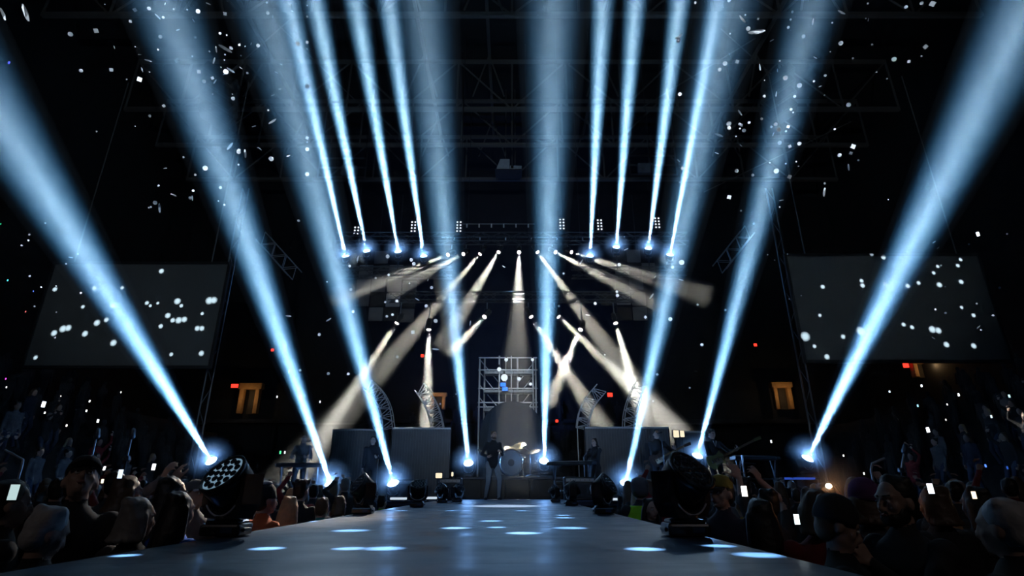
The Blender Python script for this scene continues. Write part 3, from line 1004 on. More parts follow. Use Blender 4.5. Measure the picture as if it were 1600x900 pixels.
def curved_truss(pts, label, wid=.40, r=.017):
    """pts: pixel points of the centre line, base first"""
    Y = 19.2
    P = [at(x, y, Y) for x, y in pts]
    # resample with a Catmull-Rom curve
    Q = []
    E = [P[0] * 2 - P[1]] + P + [P[-1] * 2 - P[-2]]
    for i in range(1, len(E) - 2):
        for s in range(3):
            u = s / 3
            a, b_, c_, d_ = E[i - 1], E[i], E[i + 1], E[i + 2]
            Q.append(.5 * (2 * b_ + (c_ - a) * u + (2 * a - 5 * b_ + 4 * c_ - d_) * u * u + (3 * b_ - a - 3 * c_ + d_) * u ** 3))
    Q.append(P[-1])
    t = thing('curved_truss', label, 'truss', P[0])
    q0 = P[0].copy()
    side = []
    for i in range(len(Q)):
        tg = (Q[min(i + 1, len(Q) - 1)] - Q[max(i - 1, 0)]).normalized()
        side.append(V((tg.z, 0, -tg.x)).normalized())
    for sy in (0, wid):
        for sg in (-1, 1):
            for i in range(len(Q) - 1):
                rod(t, 'chord', Q[i] - q0 + side[i] * sg * wid / 2 + V((0, sy, 0)), Q[i + 1] - q0 + side[i + 1] * sg * wid / 2 + V((0, sy, 0)), r, BRIGHT)
        for i in range(0, len(Q) - 1):
            a, b_ = (1, -1) if i % 2 else (-1, 1)
            rod(t, 'brace', Q[i] - q0 + side[i] * a * wid / 2 + V((0, sy, 0)), Q[i + 1] - q0 + side[i + 1] * b_ * wid / 2 + V((0, sy, 0)), r * .7, BRIGHT)
            if i % 2 == 0:
                rod(t, 'rung', Q[i] - q0 - side[i] * wid / 2 + V((0, sy, 0)), Q[i] - q0 + side[i] * wid / 2 + V((0, sy, 0)), r * .7, BRIGHT)
    for sg in (-1, 1):
        rod(t, 'leg', side[0] * sg * wid / 2, V((side[0].x * sg * wid / 2, 0, ZR - q0.z)), r, BRIGHT)


curved_truss([(604, 668), (600, 640), (590, 618), (574, 600)], 'curved pale truss arm at far left, bending away behind the left blue beam')
curved_truss([(683, 668), (678, 646), (669, 625), (655, 604)], 'curved bright truss arm left of the middle, bending left inside the warm beam')
curved_truss([(911, 668), (914, 648), (923, 627), (940, 606)], 'curved bright truss arm right of the middle, bending right beside the red exit sign')
curved_truss([(985, 668), (986, 648), (992, 625), (1002, 600)], 'curved bright truss arm at right, close to the third blue beam from right')


# ---------------------------------------------------------------- exits
def doorway(i, px, py0, py1, Y, wpx, xw=None):
    a = at(px, py1, Y); b_ = at(px, py0, Y)
    w = wpx / F * (a - EYE).length * .97
    h_ = b_.z - a.z
    t = bpy.data.objects.new('door_%d' % i, None)
    COL.objects.link(t); t['kind'] = 'structure'; t.location = a
    if abs(a.x) > 20 and xw:
        t.rotation_euler = (0, 0, -PI / 2 if a.x > 0 else PI / 2)
    obj('lintel', MB().bbox((0, -.1, h_), (w * 1.25, .5, h_ * .22), .02, 1), ORANGE_WALL, t)
    for s in (-1, 1):
        obj('jamb', MB().bbox((s * w * .42, -.1, h_ * .45), (w * .22, .4, h_ * .9), .02, 1), ORANGE_WALL, t)
    obj('leaf', MB().bbox((w * .12, .12, h_ * .45), (w * .5, .06, h_ * .9), .01, 1), M('dark_door', (.03, .025, .02), .7), t)
    l = bpy.data.lights.new('passage_lamp', 'POINT'); l.energy = 14; l.color = (1, .62, .28); l.shadow_soft_size = .1
    lo = bpy.data.objects.new('passage_lamp', l); COL.objects.link(lo)
    lo.location = a + V((0, -1.0, h_ * .6)) if not (abs(a.x) > 20 and xw) else a + V((-1.0 if a.x > 0 else 1.0, 0, h_ * .6))


doorway(1, 387, 604, 647, 39.4, 27)
doorway(2, 1225, 602, 640, 39.4, 24)
doorway(3, 684, 617, 640, 39.4, 22)
doorway(4, 1442, 566, 590, 34, 24)
for px, py, Y, w, h_, lab in ((367, 603, 39, .5, .26, 'glowing red exit sign beside the lit doorway at left'), (1415, 571, 34, .36, .28, 'glowing red exit sign under the right screen'),
                              (953, 617, 37, .34, .26, 'glowing red exit sign behind the stage right of the middle'), (660, 556, 38, .2, .2, 'small red sign high behind the left warm beam'),
                              (1180, 539, 38, .22, .2, 'small red sign high at the right between two blue beams'), (426, 547, 38, .2, .18, 'small dim red sign high at the left behind a blue beam'), (870, 658, 30, .14, .14, 'tiny red light behind the stage right of the tall middle beam')):
    t = thing('exit_sign', lab, 'sign', at(px, py, Y))
    obj('light_face', MB().bbox((0, -.03, 0), (w, .04, h_), .01, 1), EXIT_RED, t)
    obj('casing', MB().bbox((0, .03, 0), (w + .06, .08, h_ + .06), .01, 1), BLACK, t)


# ---------------------------------------------------------------- people
import numpy as np

SKIN = M('skin', (.46, .30, .23), .5, 0, .12, 20)
SKIN2 = M('skin_tan', (.34, .21, .15), .5, 0, .12, 20)
EYE_WHITE = M('eye_white', (.75, .75, .73), .2, 0, .05)
EYE_DARK = M('eye_dark', (.03, .02, .015), .15, 0, .05)
LIP = M('lip', (.36, .15, .13), .4, 0, .1)


def cloth(name, col, rough=.85):
    return M('cloth_' + name, col, rough, 0, .25, 14, .15)


C_BLACK = cloth('black', (.018, .018, .022))
C_DARK = cloth('dark', (.030, .030, .036))
C_NAVY = cloth('navy', (.022, .028, .055))
C_GREY = cloth('grey', (.13, .13, .14))
C_RED = cloth('red', (.22, .02, .025))
C_ORANGE = cloth('orange', (.60, .13, .04))
C_TEAL = cloth('teal', (.06, .30, .28))
C_BLUE = cloth('blue', (.03, .18, .75))
C_WHITE = cloth('white', (.62, .62, .64))
C_HIVIS = cloth('hi_vis', (.38, .95, .03))
C_YELLOW = cloth('yellow', (.75, .48, .06))
C_JEANS = cloth('jeans', (.05, .065, .11))
C_PALEJEANS = cloth('pale_trousers', (.36, .38, .40))
H_BLACK = M('hair_black', (.010, .008, .007), .5, 0, .4, 30, .3)
H_BROWN = M('hair_brown', (.10, .055, .03), .5, 0, .4, 30, .3)
H_BLOND = M('hair_blond', (.50, .30, .15), .45, 0, .35, 30, .3)
H_GREY = M('hair_grey', (.26, .25, .24), .5, 0, .3, 30, .3)
H_WHITE = M('hair_white', (.55, .55, .56), .5, 0, .3, 30, .3)


def remeshed(mb, voxel, smooth_it=2):
    """union of overlapping closed pieces as one continuous skin"""
    me = mb.mesh('tmp')
    o = bpy.data.objects.new('tmp', me)
    COL.objects.link(o)
    r = o.modifiers.new('r', 'REMESH'); r.mode = 'VOXEL'; r.voxel_size = voxel; r.use_smooth_shade = True
    s = o.modifiers.new('s', 'SMOOTH'); s.factor = .5; s.iterations = smooth_it
    dg = bpy.context.evaluated_depsgraph_get()
    out = bpy.data.meshes.new_from_object(o.evaluated_get(dg))
    bpy.data.objects.remove(o)
    bpy.data.meshes.remove(me)
    return out


def hand(mb, bones, w, d, n, curl=.35, right=1, k=1.0, spread=.10):
    d = V(d).normalized(); n = V(n); n = (n - d * n.dot(d)).normalized()
    s = d.cross(n).normalized() * right                      # towards the thumb
    mb.ball(w, .026 * k, 10, 6)
    for i, (ln, off) in enumerate(((.92, 1.5), (1.0, .5), (.95, -.5), (.76, -1.5))):
        kn = w + d * (.088 - .006 * abs(off - .4)) * k + s * .021 * off * k
        mb.capsule(w + d * .015 * k + s * .012 * off * k, .015 * k, kn, .0125 * k, 8)
        p = kn
        base = (d + s * spread * off).normalized()
        ang = 0
        for seg, (l, r0, r1) in enumerate(((.044, .0100, .0094), (.028, .0094, .0088), (.022, .0088, .0075))):
            ang += curl * (1 + .25 * i)
            dr = base * math.cos(ang) + n * math.sin(ang)
            q = p + dr * l * ln * k
            mb.capsule(p, r0 * k, q, r1 * k, 8)
            p = q
        bones.append((w, p, .02, 'skin'))
    a = w + d * .02 * k + s * .022 * k
    b_ = a + (d * .55 + s * .75 + n * .2).normalized() * .046 * k
    c = b_ + (d * .85 + s * .25 + n * (.25 + curl)).normalized() * .032 * k
    e_ = c + (d * .95 + n * (.25 + curl)).normalized() * .024 * k
    mb.capsule(a, .016 * k, b_, .0118 * k, 8).capsule(b_, .0118 * k, c, .0105 * k, 8).capsule(c, .0105 * k, e_, .0085 * k, 8)
    bones.append((a, e_, .018, 'skin'))


def elbow(sh, w, l1, l2, pole):
    d = w - sh
    L = min(max(d.length, .08), (l1 + l2) * .995)
    d = d.normalized()
    a = (l1 * l1 - l2 * l2 + L * L) / (2 * L)
    h_ = math.sqrt(max(l1 * l1 - a * a, 0))
    p = V(pole); p = p - d * p.dot(d)
    p = p.normalized() if p.length > 1e-4 else d.orthogonal().normalized()
    return sh + d * a + p * h_, sh + d * L


def person(label, loc, rz=0, h=1.72, lh=None, rh=None, lhand=None, rhand=None, head=(0, 0, 0), lean=(0, 0), twist=0, top=C_BLACK, legs=C_JEANS, skin=SKIN, hair=H_BROWN, style='short',
           hat=None, beard=None, voxel=.013, group=None, face=True, feet=None, sleeve=True, build=1.0, vest=None, cat='person', scarf=None, glasses=False):
    """lh / rh: where the wrists are (body space, 1.75 m tall, facing -y, own left is +x)"""
    t = thing('person', label, cat, loc, rz, group)
    mb = MB(); bones = []
    lx, ly = lean

    def B(p):                                                # bend of the trunk above the hips
        p = V(p)
        u = max(0, p.z - .93)
        return V((p.x + lx * u, p.y + ly * u, p.z - .5 * (lx * lx + ly * ly) * u * .6))

    W = build
    rings = [(.80, .10, .085), (.86, .165 * W, .118 * W), (.95, .162 * W, .115 * W), (1.07, .148 * W, .105 * W), (1.22, .170 * W, .122 * W), (1.34, .186 * W, .122 * W), (1.42, .165 * W, .10),
             (1.465, .10, .078), (1.50, .062, .064)]
    mb.loft([(B((0, .0, z)), a, b_) for z, a, b_ in rings], 18)
    bones.append((B((0, 0, .88)), B((0, 0, 1.40)), .14, 'top'))
    hc = B((0, -.012, 1.632))
    mb.capsule(B((0, .012, 1.45)), .060, hc + V((0, .015, -.06)), .054, 12)
    bones.append((B((0, .012, 1.50)), hc + V((0, .012, -.06)), .05, 'skin'))
    R = Euler((head[0], head[1], head[2]), 'XYZ').to_matrix().to_4x4()
    HM = Matrix.Translation(hc) @ R

    def hp(*p):
        return HM @ V(p)
    R3 = R
    for c, r in (((0, .010, .024), (.076, .096, .098)), ((0, -.016, -.048), (.058, .070, .066)), ((0, -.058, -.085), (.030, .026, .024)), ((.036, -.052, -.022), (.028, .026, .030)), ((-.036, -.052, -.022), (.028, .026, .030)),
                 ((.078, .012, -.010), (.012, .022, .033)), ((-.078, .012, -.010), (.012, .022, .033)), ((0, -.102, -.034), (.018, .014, .013))):
        mb.ball(hp(*c), r, 14, 10, R3)
    mb.capsule(hp(0, -.086, .012), .011, hp(0, -.104, -.028), .0145, 8)
    mb.capsule(hp(-.042, -.072, .030), .014, hp(.042, -.072, .030), .014, 8)
    mb.capsule(hp(-.018, -.079, -.060), .012, hp(.018, -.079, -.060), .012, 8)
    bones.append((hp(0, 0, .05), hp(0, -.03, -.06), .08, 'skin'))
    # arms
    for sg, tgt, hs in ((1, lh, lhand), (-1, rh, rhand)):
        sh = B((sg * .178 * W, .005, 1.405))
        w = V(tgt) if tgt is not None else V((sg * .235, -.045, .865))
        pole = (sg * .55, .55, -.75) if tgt is not None else (sg * .15, 1, 0)
        el, w = elbow(sh, w, .295, .262, pole)
        k = 1.0 if sleeve else .82
        mb.ball(sh, .068 * W, 12, 8)
        mb.capsule(sh, .058 * W, el, .044 * (W if sleeve else .9), 12)
        mb.capsule(el, .043 * k, w, .029 * (1.15 if sleeve else .95), 12)
        bones.append((sh, el, .05, 'top'))
        if sleeve:
            bones.append((el, w - (w - el) * .08, .035, 'top'))
        else:
            bones.append((el - (el - sh) * .3, w, .05, 'skin'))
        hs = hs or {}
        d = hs.get('d', (w - el).normalized() if tgt is not None else V((0, -.12, -1)))
        n = hs.get('n', V((-sg, .1, .0)) if tgt is None else V((0, -1, .2)))
        hand(mb, bones, w, d, n, hs.get('curl', .30), hs.get('thumb', 1 if sg > 0 else -1) * (1 if tgt is not None or True else 1), 1.0, hs.get('spread', .12))
    # legs
    feet = feet or ((.105, .0, 0), (-.105, .0, 0))
    for sg, f in ((1, feet[0]), (-1, feet[1])):
        hip = V((sg * .095, 0, .90)); an = V((f[0], f[1] + .02, f[2] + .085))
        kn, an = elbow(hip, an, .44, .43, (sg * .1, -1, 0))
        mb.capsule(hip, .092 * W, kn, .060, 12); mb.capsule(kn, .058, an, .040, 12)
        mb.capsule(an + V((0, .03, -.045)), .040, an + V((sg * .02, -.14, -.052)), .033, 10)
        bones += [(hip, kn, .08, 'legs'), (kn, an, .05, 'legs'), (an + V((0, .03, -.06)), an + V((sg * .02, -.14, -.06)), .03, 'shoe')]
    me = remeshed(mb, voxel)
    zones = ['skin', 'top', 'legs', 'shoe']
    for q in (skin, top, legs, C_BLACK):
        me.materials.append(q)
    n = len(me.polygons)
    cen = np.empty(n * 3, np.float32); me.polygons.foreach_get('center', cen); cen = cen.reshape(-1, 3)
    best = np.full(n, 1e9); idx = np.zeros(n, np.int32)
    for a, b_, r, zn in bones:
        a = np.array(a); d = np.array(b_) - a
        tt = np.clip(((cen - a) @ d) / max(d @ d, 1e-9), 0, 1)
        ds = np.linalg.norm(cen - (a + tt[:, None] * d), axis=1) - r
        m_ = ds < best
        best[m_] = ds[m_]; idx[m_] = zones.index(zn)
    me.polygons.foreach_set('material_index', idx)
    me.polygons.foreach_set('use_smooth', [True] * n)
    link('body', me, t)
    if face:
        for s in (-1, 1):
            e_ = obj('eye', MB().ball(hp(s * .030, -.0795, .004), (.0125, .0105, .0095), 10, 8, R3), EYE_WHITE, t, True)
            obj('iris', MB().ball(hp(s * .030, -.0895, .004), (.0058, .003, .0058), 8, 6, R3), EYE_DARK, e_, True)
            obj('eyebrow', MB().capsule(hp(s * .016, -.0905, .030), .0045, hp(s * .046, -.078, .033), .004, 6), hair or H_BROWN, t, True)
        obj('lips', MB().ball(hp(0, -.092, -.061), (.022, .007, .0085), 10, 6, R3), LIP, t, True)
        if glasses:
            g = MB()
            for s in (-1, 1):
                g.path([hp(s * .031 + .021 * math.cos(a * PI / 6), -.098, .003 + .016 * math.sin(a * PI / 6)) for a in range(13)], .0022, 5)
                g.path([hp(s * .052, -.098, .006), hp(s * .080, .0, .006)], .0022, 5)
            obj('glasses', g, CHROME, t)
    if beard:
        hb = MB()
        for c, r in (((0, -.045, -.080), (.056, .052, .042)), ((.050, -.012, -.060), (.016, .04, .045)), ((-.050, -.012, -.060), (.016, .04, .045))):
            hb.ball(hp(*c), r, 12, 8, R3)
        hb.capsule(hp(-.024, -.092, -.046), .008, hp(.024, -.092, -.046), .008, 6)
        mh = remeshed(hb, .010); mh.materials.append(beard); link('beard', mh, t)
    if style:
        hb = MB()
        hb.ball(hp(0, .026, .040), (.084, .094, .098), 16, 12, R3)
        hb.ball(hp(0, .050, -.02), (.074, .062, .07), 14, 10, R3)
        rr = random.Random(len(label))
        for k in range(9):
            a = rr.uniform(0, 2 * PI)
            hb.ball(hp(.05 * math.cos(a), .03 + .06 * math.sin(a) * (1 if math.sin(a) > 0 else .7), .095 + rr.uniform(-.02, .02)), rr.uniform(.026, .036), 8, 6)
        if style == 'messy':
            for k in range(16):
                a = rr.uniform(0, 2 * PI)
                hb.capsule(hp(.06 * math.cos(a), .03 + .06 * math.sin(a), .08), .03, hp(.105 * math.cos(a), .035 + .10 * math.sin(a), .09 + rr.uniform(-.05, .06)), .012, 6)
        if style in ('long', 'bob', 'wavy'):
            zl = {'long': 1.30, 'bob': 1.50, 'wavy': 1.24}[style]
            for k in range(11):
                a = PI * (.02 + .96 * k / 10)
                p0 = hp(.078 * math.cos(a), .012 + .075 * math.sin(a), .02)
                p1 = hp(.090 * math.cos(a), .02 + .085 * math.sin(a), -.09)
                sw = (.022 if style == 'wavy' else .008) * (1 if k % 2 else -1)
                p2 = B((.125 * math.cos(a) + sw + hc.x - B((0, 0, 1.632)).x, .035 + .105 * math.sin(a), zl))
                if style == 'bob':
                    p2 = p1 * .4 + p2 * .6
                hb.capsule(p0, .030, p1, .032, 8).capsule(p1, .032, p2, .020, 8)
        mh = remeshed(hb, .011 if voxel < .016 else .016, 3); mh.materials.append(hair); link('hair', mh, t)
    if hat:
        kind, mat1, mat2 = hat
        if kind == 'beanie':
            ht = obj('beanie', MB().lathe([(.097, -.005), (.102, .02), (.100, .055), (.088, .095), (.060, .128), (.025, .142), (.002, .145)], 24, HM @ Matrix.Translation((0, .022, .018)) @ Matrix.Diagonal((.92, 1.06, 1, 1))), mat1, t, True)
            if mat2:
                obj('stripe', MB().lathe([(.1035, .040), (.1035, .058), (.100, .060), (.100, .038)], 24, HM @ Matrix.Translation((0, .022, .018)) @ Matrix.Rotation(.35, 4, 'Y') @ Matrix.Diagonal((.94, 1.08, 1, 1)), False), mat2, ht, True)
                obj('top_patch', MB().ball(hp(-.015, .032, .150), (.062, .066, .024), 14, 8, R3), mat2, ht, True)
        else:
            ht = obj('cap', MB().lathe([(.090, .0), (.094, .02), (.090, .05), (.072, .085), (.040, .102), (.002, .106)], 22, HM @ Matrix.Translation((0, .012, .042)) @ Matrix.Diagonal((.93, 1.1, 1, 1))), mat1, t, True)
            br = MB()
            N = 12
            vs = []
            for z in (0, -.006):
                for k in range(N + 1):
                    a = PI + PI * k / N
                    vs.append((.080 * math.cos(a), -.055 + .05 * math.sin(a) * .6, .045 + z)); vs.append((.082 * math.cos(a), -.075 + .095 * math.sin(a), .034 + z - .008 * abs(math.cos(a))))
            L = 2 * (N + 1)
            fs = []
            for k in range(N):
                a = 2 * k
                fs += [[a, a + 1, a + 3, a + 2], [L + a + 1, L + a, L + a + 2, L + a + 3], [a + 1, L + a + 1, L + a + 3, a + 3], [a, a + 2, L + a + 2, L + a]]
            obj('brim', br.add([HM @ V(p) for p in vs], fs), mat2 or mat1, ht)
            if mat2:
                obj('badge', MB().ball(hp(0, -.085, .095), (.022, .006, .016), 10, 6, R3), mat2, ht, True)
    if vest:
        vb = MB().loft([(B((0, 0, z)), a * 1.06 + .012, b_ * 1.06 + .014) for z, a, b_ in ((.96, .168 * W, .122), (1.07, .160 * W, .116), (1.22, .176 * W, .128), (1.34, .188 * W, .128), (1.43, .150 * W, .104), (1.462, .11, .085))], 20)
        v_ = obj('vest', vb, vest, t, True)
        obj('reflective_band', MB().loft([(B((0, 0, z)), .195 * W, .150) for z in (1.12, 1.17)], 20), C_WHITE, v_, True)
    if scarf:
        obj('hood', MB().lathe([(.055, -.06), (.098, -.03), (.118, .03), (.118, .09), (.100, .15), (.06, .175), (.002, .182)], 20, HM @ Matrix.Translation((0, .030, -.02)) @ Matrix.Diagonal((.9, 1.02, 1, 1))), scarf, t, True)
    s = h / 1.75
    t.scale = (s, s, s)
    return t


def standing(px, py, Y, floor=0.0):
    """where a person whose head centre shows at a pixel stands, and how tall"""
    p = at(px, py, Y)
    return V((p.x, p.y, floor)), (p.z - floor) / .932


RZ_STAGE = PI                                            # facing down the hall, away from the lens


def crowd(label, px, py, Y, rz=PI, **kw):
    while -2.07 < at(px, py, Y).x < 1.46:
        Y *= 1.02
    loc, h = standing(px, py, Y)
    h = max(1.48, min(1.92, h))
    return person(label, loc, rz, h, **kw)


UPH = {'d': V((0, -.15, 1)), 'n': V((0, 1, .1)), 'curl': .22}


def body_to_world(t, p):
    bpy.context.view_layer.update()
    return t.matrix_world @ V(p)


def phone(label, p, toward, lit=(.75, .88, 1.0), strength=2.0, k=1.0, rz=None):
    """a phone whose lit screen faces the direction `toward`"""
    d = V(toward).normalized()
    t = thing('phone', label, 'phone', p, 0, None, d.to_track_quat('-Y', 'Z').to_euler())
    obj('case', MB().bbox((0, .006 * k, 0), (.072 * k, .011 * k, .145 * k), .004 * k, 1), GLOSSBLACK, t)
    obj('lit_screen', MB().box((0, -.001 * k, .004 * k), (.062 * k, .004 * k, .118 * k)), EM('screen_%02d_%02d_%02d_%d' % (lit[0] * 99, lit[1] * 99, lit[2] * 99, strength * 10), lit, strength), t)
    return t


# --- left of the runway, from near to far
crowd('person in a dark flat cap and jacket looking up at far left', 127, 752, 3.3, .55, head=(-.55, .06, .1), hair=H_BLACK, style='short', hat=('cap', C_BLACK, C_DARK), top=C_BLACK, beard=None, voxel=.011)
t = crowd('person with raised arms photographing with a phone, left of the runway', 196, 772, 4.2, 2.6, lh=(.10, -.30, 1.74), rh=(-.10, -.30, 1.72), lhand={'d': V((-.3, -.1, 1)), 'n': V((-.2, -1, 0)), 'curl': .42}, rhand={'d': V((.3, -.1, 1)), 'n': V((.2, -1, 0)), 'curl': .42},
          hair=H_BROWN, style='bob', top=C_GREY, voxel=.010, sleeve=True)
phone('phone held up with both hands at left, showing a pale picture', at(188, 741, 4.05), (.1, -1, .0), (.70, .85, 1.0), 1.3, .5)
crowd('person with broad bobbed grey hair seen from behind, beside the near left lamp', 213, 812, 2.75, 2.7, hair=H_GREY, style='bob', top=C_DARK, voxel=.012, build=1.1, face=False)
crowd('person with short white hair at the lower left corner of the crowd', 68, 836, 2.6, 2.5, head=(.3, 0, .2), hair=H_WHITE, style='short', top=C_BLACK, face=False)
t = crowd('person in black holding a glowing phone at the left edge of the photo', 10, 790, 3.0, 2.5, lh=(.12, -.34, 1.42), lhand={'d': V((0, -.2, 1)), 'n': V((-1, -.2, 0)), 'curl': .45}, hair=H_BLACK, style='short', top=C_BLACK, voxel=.011)
phone('tall glowing phone at the left edge of the photo', at(21, 770, 2.9), (.3, -1, 0), (.62, .85, .85), .8, .62)
crowd('person with dark hair in profile beside the near left lamp, face toward the stage', 266, 775, 4.1, 2.2, hair=H_BLACK, style='long', top=C_BLACK, voxel=.012)
crowd('person in a bright blue top between the grey-haired head and the near left lamp', 278, 800, 3.6, 2.7, hair=H_BLACK, style='long', top=C_BLUE, face=False)
crowd('person in a pale cap and grey jacket behind the near left lamp', 305, 775, 5.2, .9, head=(-.25, 0, .3), hair=H_BROWN, style='short', hat=('cap', C_GREY, C_WHITE), top=C_GREY)
crowd('person in a black beanie with white stripe and orange top', 414, 783, 4.9, 2.55, head=(0, .12, -.1), hair=H_BLACK, style='short', hat=('beanie', C_BLACK, C_WHITE), top=C_ORANGE, legs=C_DARK, voxel=.012)
crowd('person with long blond hair beside the one in the orange top', 452, 796, 5.1, 2.85, hair=H_BLOND, style='wavy', top=C_BLACK, voxel=.012, face=False)
crowd('person with messy dark hair just behind the long blond hair', 470, 768, 6.6, 2.9, hair=H_BLACK, style='messy', top=C_BLACK, face=False)
crowd('person with short light brown hair and a teal top at the runway edge', 503, 795, 6.0, 3.0, hair=H_BROWN, style='short', top=C_TEAL, face=False)
crowd('person in grey with a raised hand left of the second runway lamp', 531, 790, 7.4, 2.7, lh=(.2, -.25, 1.62), lhand=UPH, hair=H_BROWN, style='bob', top=C_GREY, face=False)
crowd('person in a green top just right of the second left runway lamp', 596, 800, 8.4, 2.7, hair=H_BLACK, style='short', top=cloth('green', (.14, .50, .03)), face=False)  # cloth colour stands in for a patch of green light
crowd('person with dark hair between the beanie and the near left lamp', 388, 792, 5.6, 2.6, hair=H_BLACK, style='long', top=C_DARK, face=False)
# --- right of the runway
crowd('person in a grey hood and yellow-green safety vest right of the runway', 999, 767, 6.9, 3.3, hair=H_BROWN, style='short', scarf=C_GREY, top=C_DARK, vest=C_HIVIS, voxel=.012, face=False, build=1.05)
crowd('person with long dark hair in front of the safety vest', 1016, 797, 5.8, .35, hair=H_BLACK, style='long', top=C_BLACK, voxel=.011)
crowd('person in a yellow-ochre cap facing left beside the near right lamp', 1127, 772, 4.4, -.6, head=(-.1, 0, -.35), hair=H_BLACK, style='short', hat=('cap', cloth('ochre', (.34, .27, .05)), C_BLACK), top=C_NAVY, voxel=.011)
crowd('person in a mustard yellow top behind the raised hands at right', 1163, 790, 5.2, 3.3, hair=H_BLACK, style='short', top=C_YELLOW, face=False)
t = crowd('person with both hands raised high to film, right of the runway', 1200, 790, 4.6, 3.5, lh=(.04, -.26, 1.86), rh=(-.18, -.24, 1.84), lhand={'d': V((.25, -.2, 1)), 'n': V((-.3, -1, 0)), 'curl': .28, 'spread': .2},
          rhand={'d': V((.3, -.2, 1)), 'n': V((.2, -1, 0)), 'curl': .40, 'spread': .2}, hair=H_BLACK, style='short', top=C_DARK, sleeve=False, voxel=.0095, face=False)
phone('phone glowing white in the raised hands right of the runway', at(1163, 768, 4.3), (-.3, -1, .1), (1, .97, .95), 2.5, .62)
crowd('person with long black hair seen from behind at the right runway edge', 1188, 812, 3.3, 3.3, hair=H_BLACK, style='long', top=C_BLACK, voxel=.012, face=False)
t = crowd('person in dark red raising a forearm with a lit phone at right', 1275, 800, 3.3, 3.0, rh=(.22, -.30, 1.46), rhand={'d': V((.1, -.15, 1)), 'n': V((.6, -1, 0)), 'curl': .42}, hair=H_BROWN, style='bob', top=C_RED, sleeve=False, voxel=.010, face=True)
phone('small lit phone in the raised hand at right, above the dark red top', at(1245, 812, 3.1), (-.1, -1, 0), (.80, .95, 1.0), 2.4, .42)
crowd('person in a dark knitted hat with bowed head at the lower right', 1306, 824, 2.7, 1.1, head=(.35, .1, .2), hair=H_BROWN, style='short', hat=('beanie', C_DARK, None), top=C_BLACK, voxel=.010)
crowd('bearded person with short dark hair in profile at right, facing left', 1402, 785, 2.9, -1.25, head=(0, 0, -.1), lh=(.06, -.34, 1.36), rh=(-.06, -.33, 1.34), lhand={'d': V((-.2, -.5, .9)), 'n': V((-1, 0, 0)), 'curl': .35}, rhand={'d': V((.2, -.5, .9)), 'n': V((1, 0, 0)), 'curl': .35},
      hair=H_BLACK, style='short', beard=H_BLACK, top=C_DARK, voxel=.009)
crowd('person in dark clothes holding a glowing phone, right of the bearded one', 1462, 790, 3.8, 3.4, lh=(-.10, -.34, 1.60), lhand={'d': V((0, -.2, 1)), 'n': V((0, -1, 0)), 'curl': .4}, hair=H_BROWN, style='bob', top=C_BLACK, voxel=.011, face=False)
phone('tilted glowing phone right of the bearded person', at(1454, 764, 3.6), (-.4, -1, .1), (.9, .92, 1.0), 2.0, .5)
crowd('person with raised hand and warm lit phone near the right edge', 1528, 790, 4.0, 3.4, lh=(.02, -.30, 1.66), lhand={'d': V((0, -.2, 1)), 'n': V((0, -1, 0)), 'curl': .4}, hair=H_BLACK, style='long', top=C_BLACK, face=False)
phone('thin warm lit phone near the right edge of the crowd', at(1522, 774, 3.8), (-.9, -1, .1), (1, .80, .55), 2.0, .38)
crowd('person with pale white hair at the right edge of the photo', 1572, 828, 2.35, 3.6, hair=H_WHITE, style='short', top=C_BLACK, face=False, voxel=.012)
crowd('person in a purple knitted hat behind the dark knitted hat', 1352, 786, 3.6, 3.2, hair=H_BROWN, style='bob', hat=('beanie', cloth('purple', (.16, .05, .17)), None), top=C_DARK, face=False)
t = crowd('person taking a flash photograph, an orange flare at the hands', 1296, 780, 4.6, .3, lh=(.05, -.36, 1.66), rh=(-.05, -.36, 1.66), lhand={'d': V((-.2, -.2, 1)), 'n': V((-1, -.2, 0)), 'curl': .4}, rhand={'d': V((.2, -.2, 1)), 'n': V((1, -.2, 0)), 'curl': .4}, hair=H_BROWN, style='short', top=C_BLACK, face=False)
pf = at(1294, 762, 4.3)
t = thing('camera', 'small camera firing a warm orange flash in the crowd at right', 'camera', pf)
obj('case', MB().bbox((0, .02, -.03), (.11, .04, .07), .008, 1), BLACK, t)
obj('objective', MB().lathe([(.026, 0), (.026, .03), (.02, .034)], 16, Matrix.Translation((.01, 0, -.035)) @ Matrix.Rotation(PI / 2, 4, 'X')), GLOSSBLACK, t)
obj('flash', MB().ball((0, -.012, .012), (.024, .012, .018), 10, 8), EM('flash_warm', (1, .80, .55), 14), t, True)
halo(pf + V((0, -.05, .012)), .30, .55, (1, .42, .14), 'orange flare in the haze around the camera flash at right')

# --- band
STG = ZR


def performer(label, px, py, Y, rz=0, floor=STG, **kw):
    loc, h = standing(px, py, Y, floor)
    return person(label, loc, rz, max(1.55, min(1.95, h)), **kw), loc, max(1.55, min(1.95, h)) / 1.75


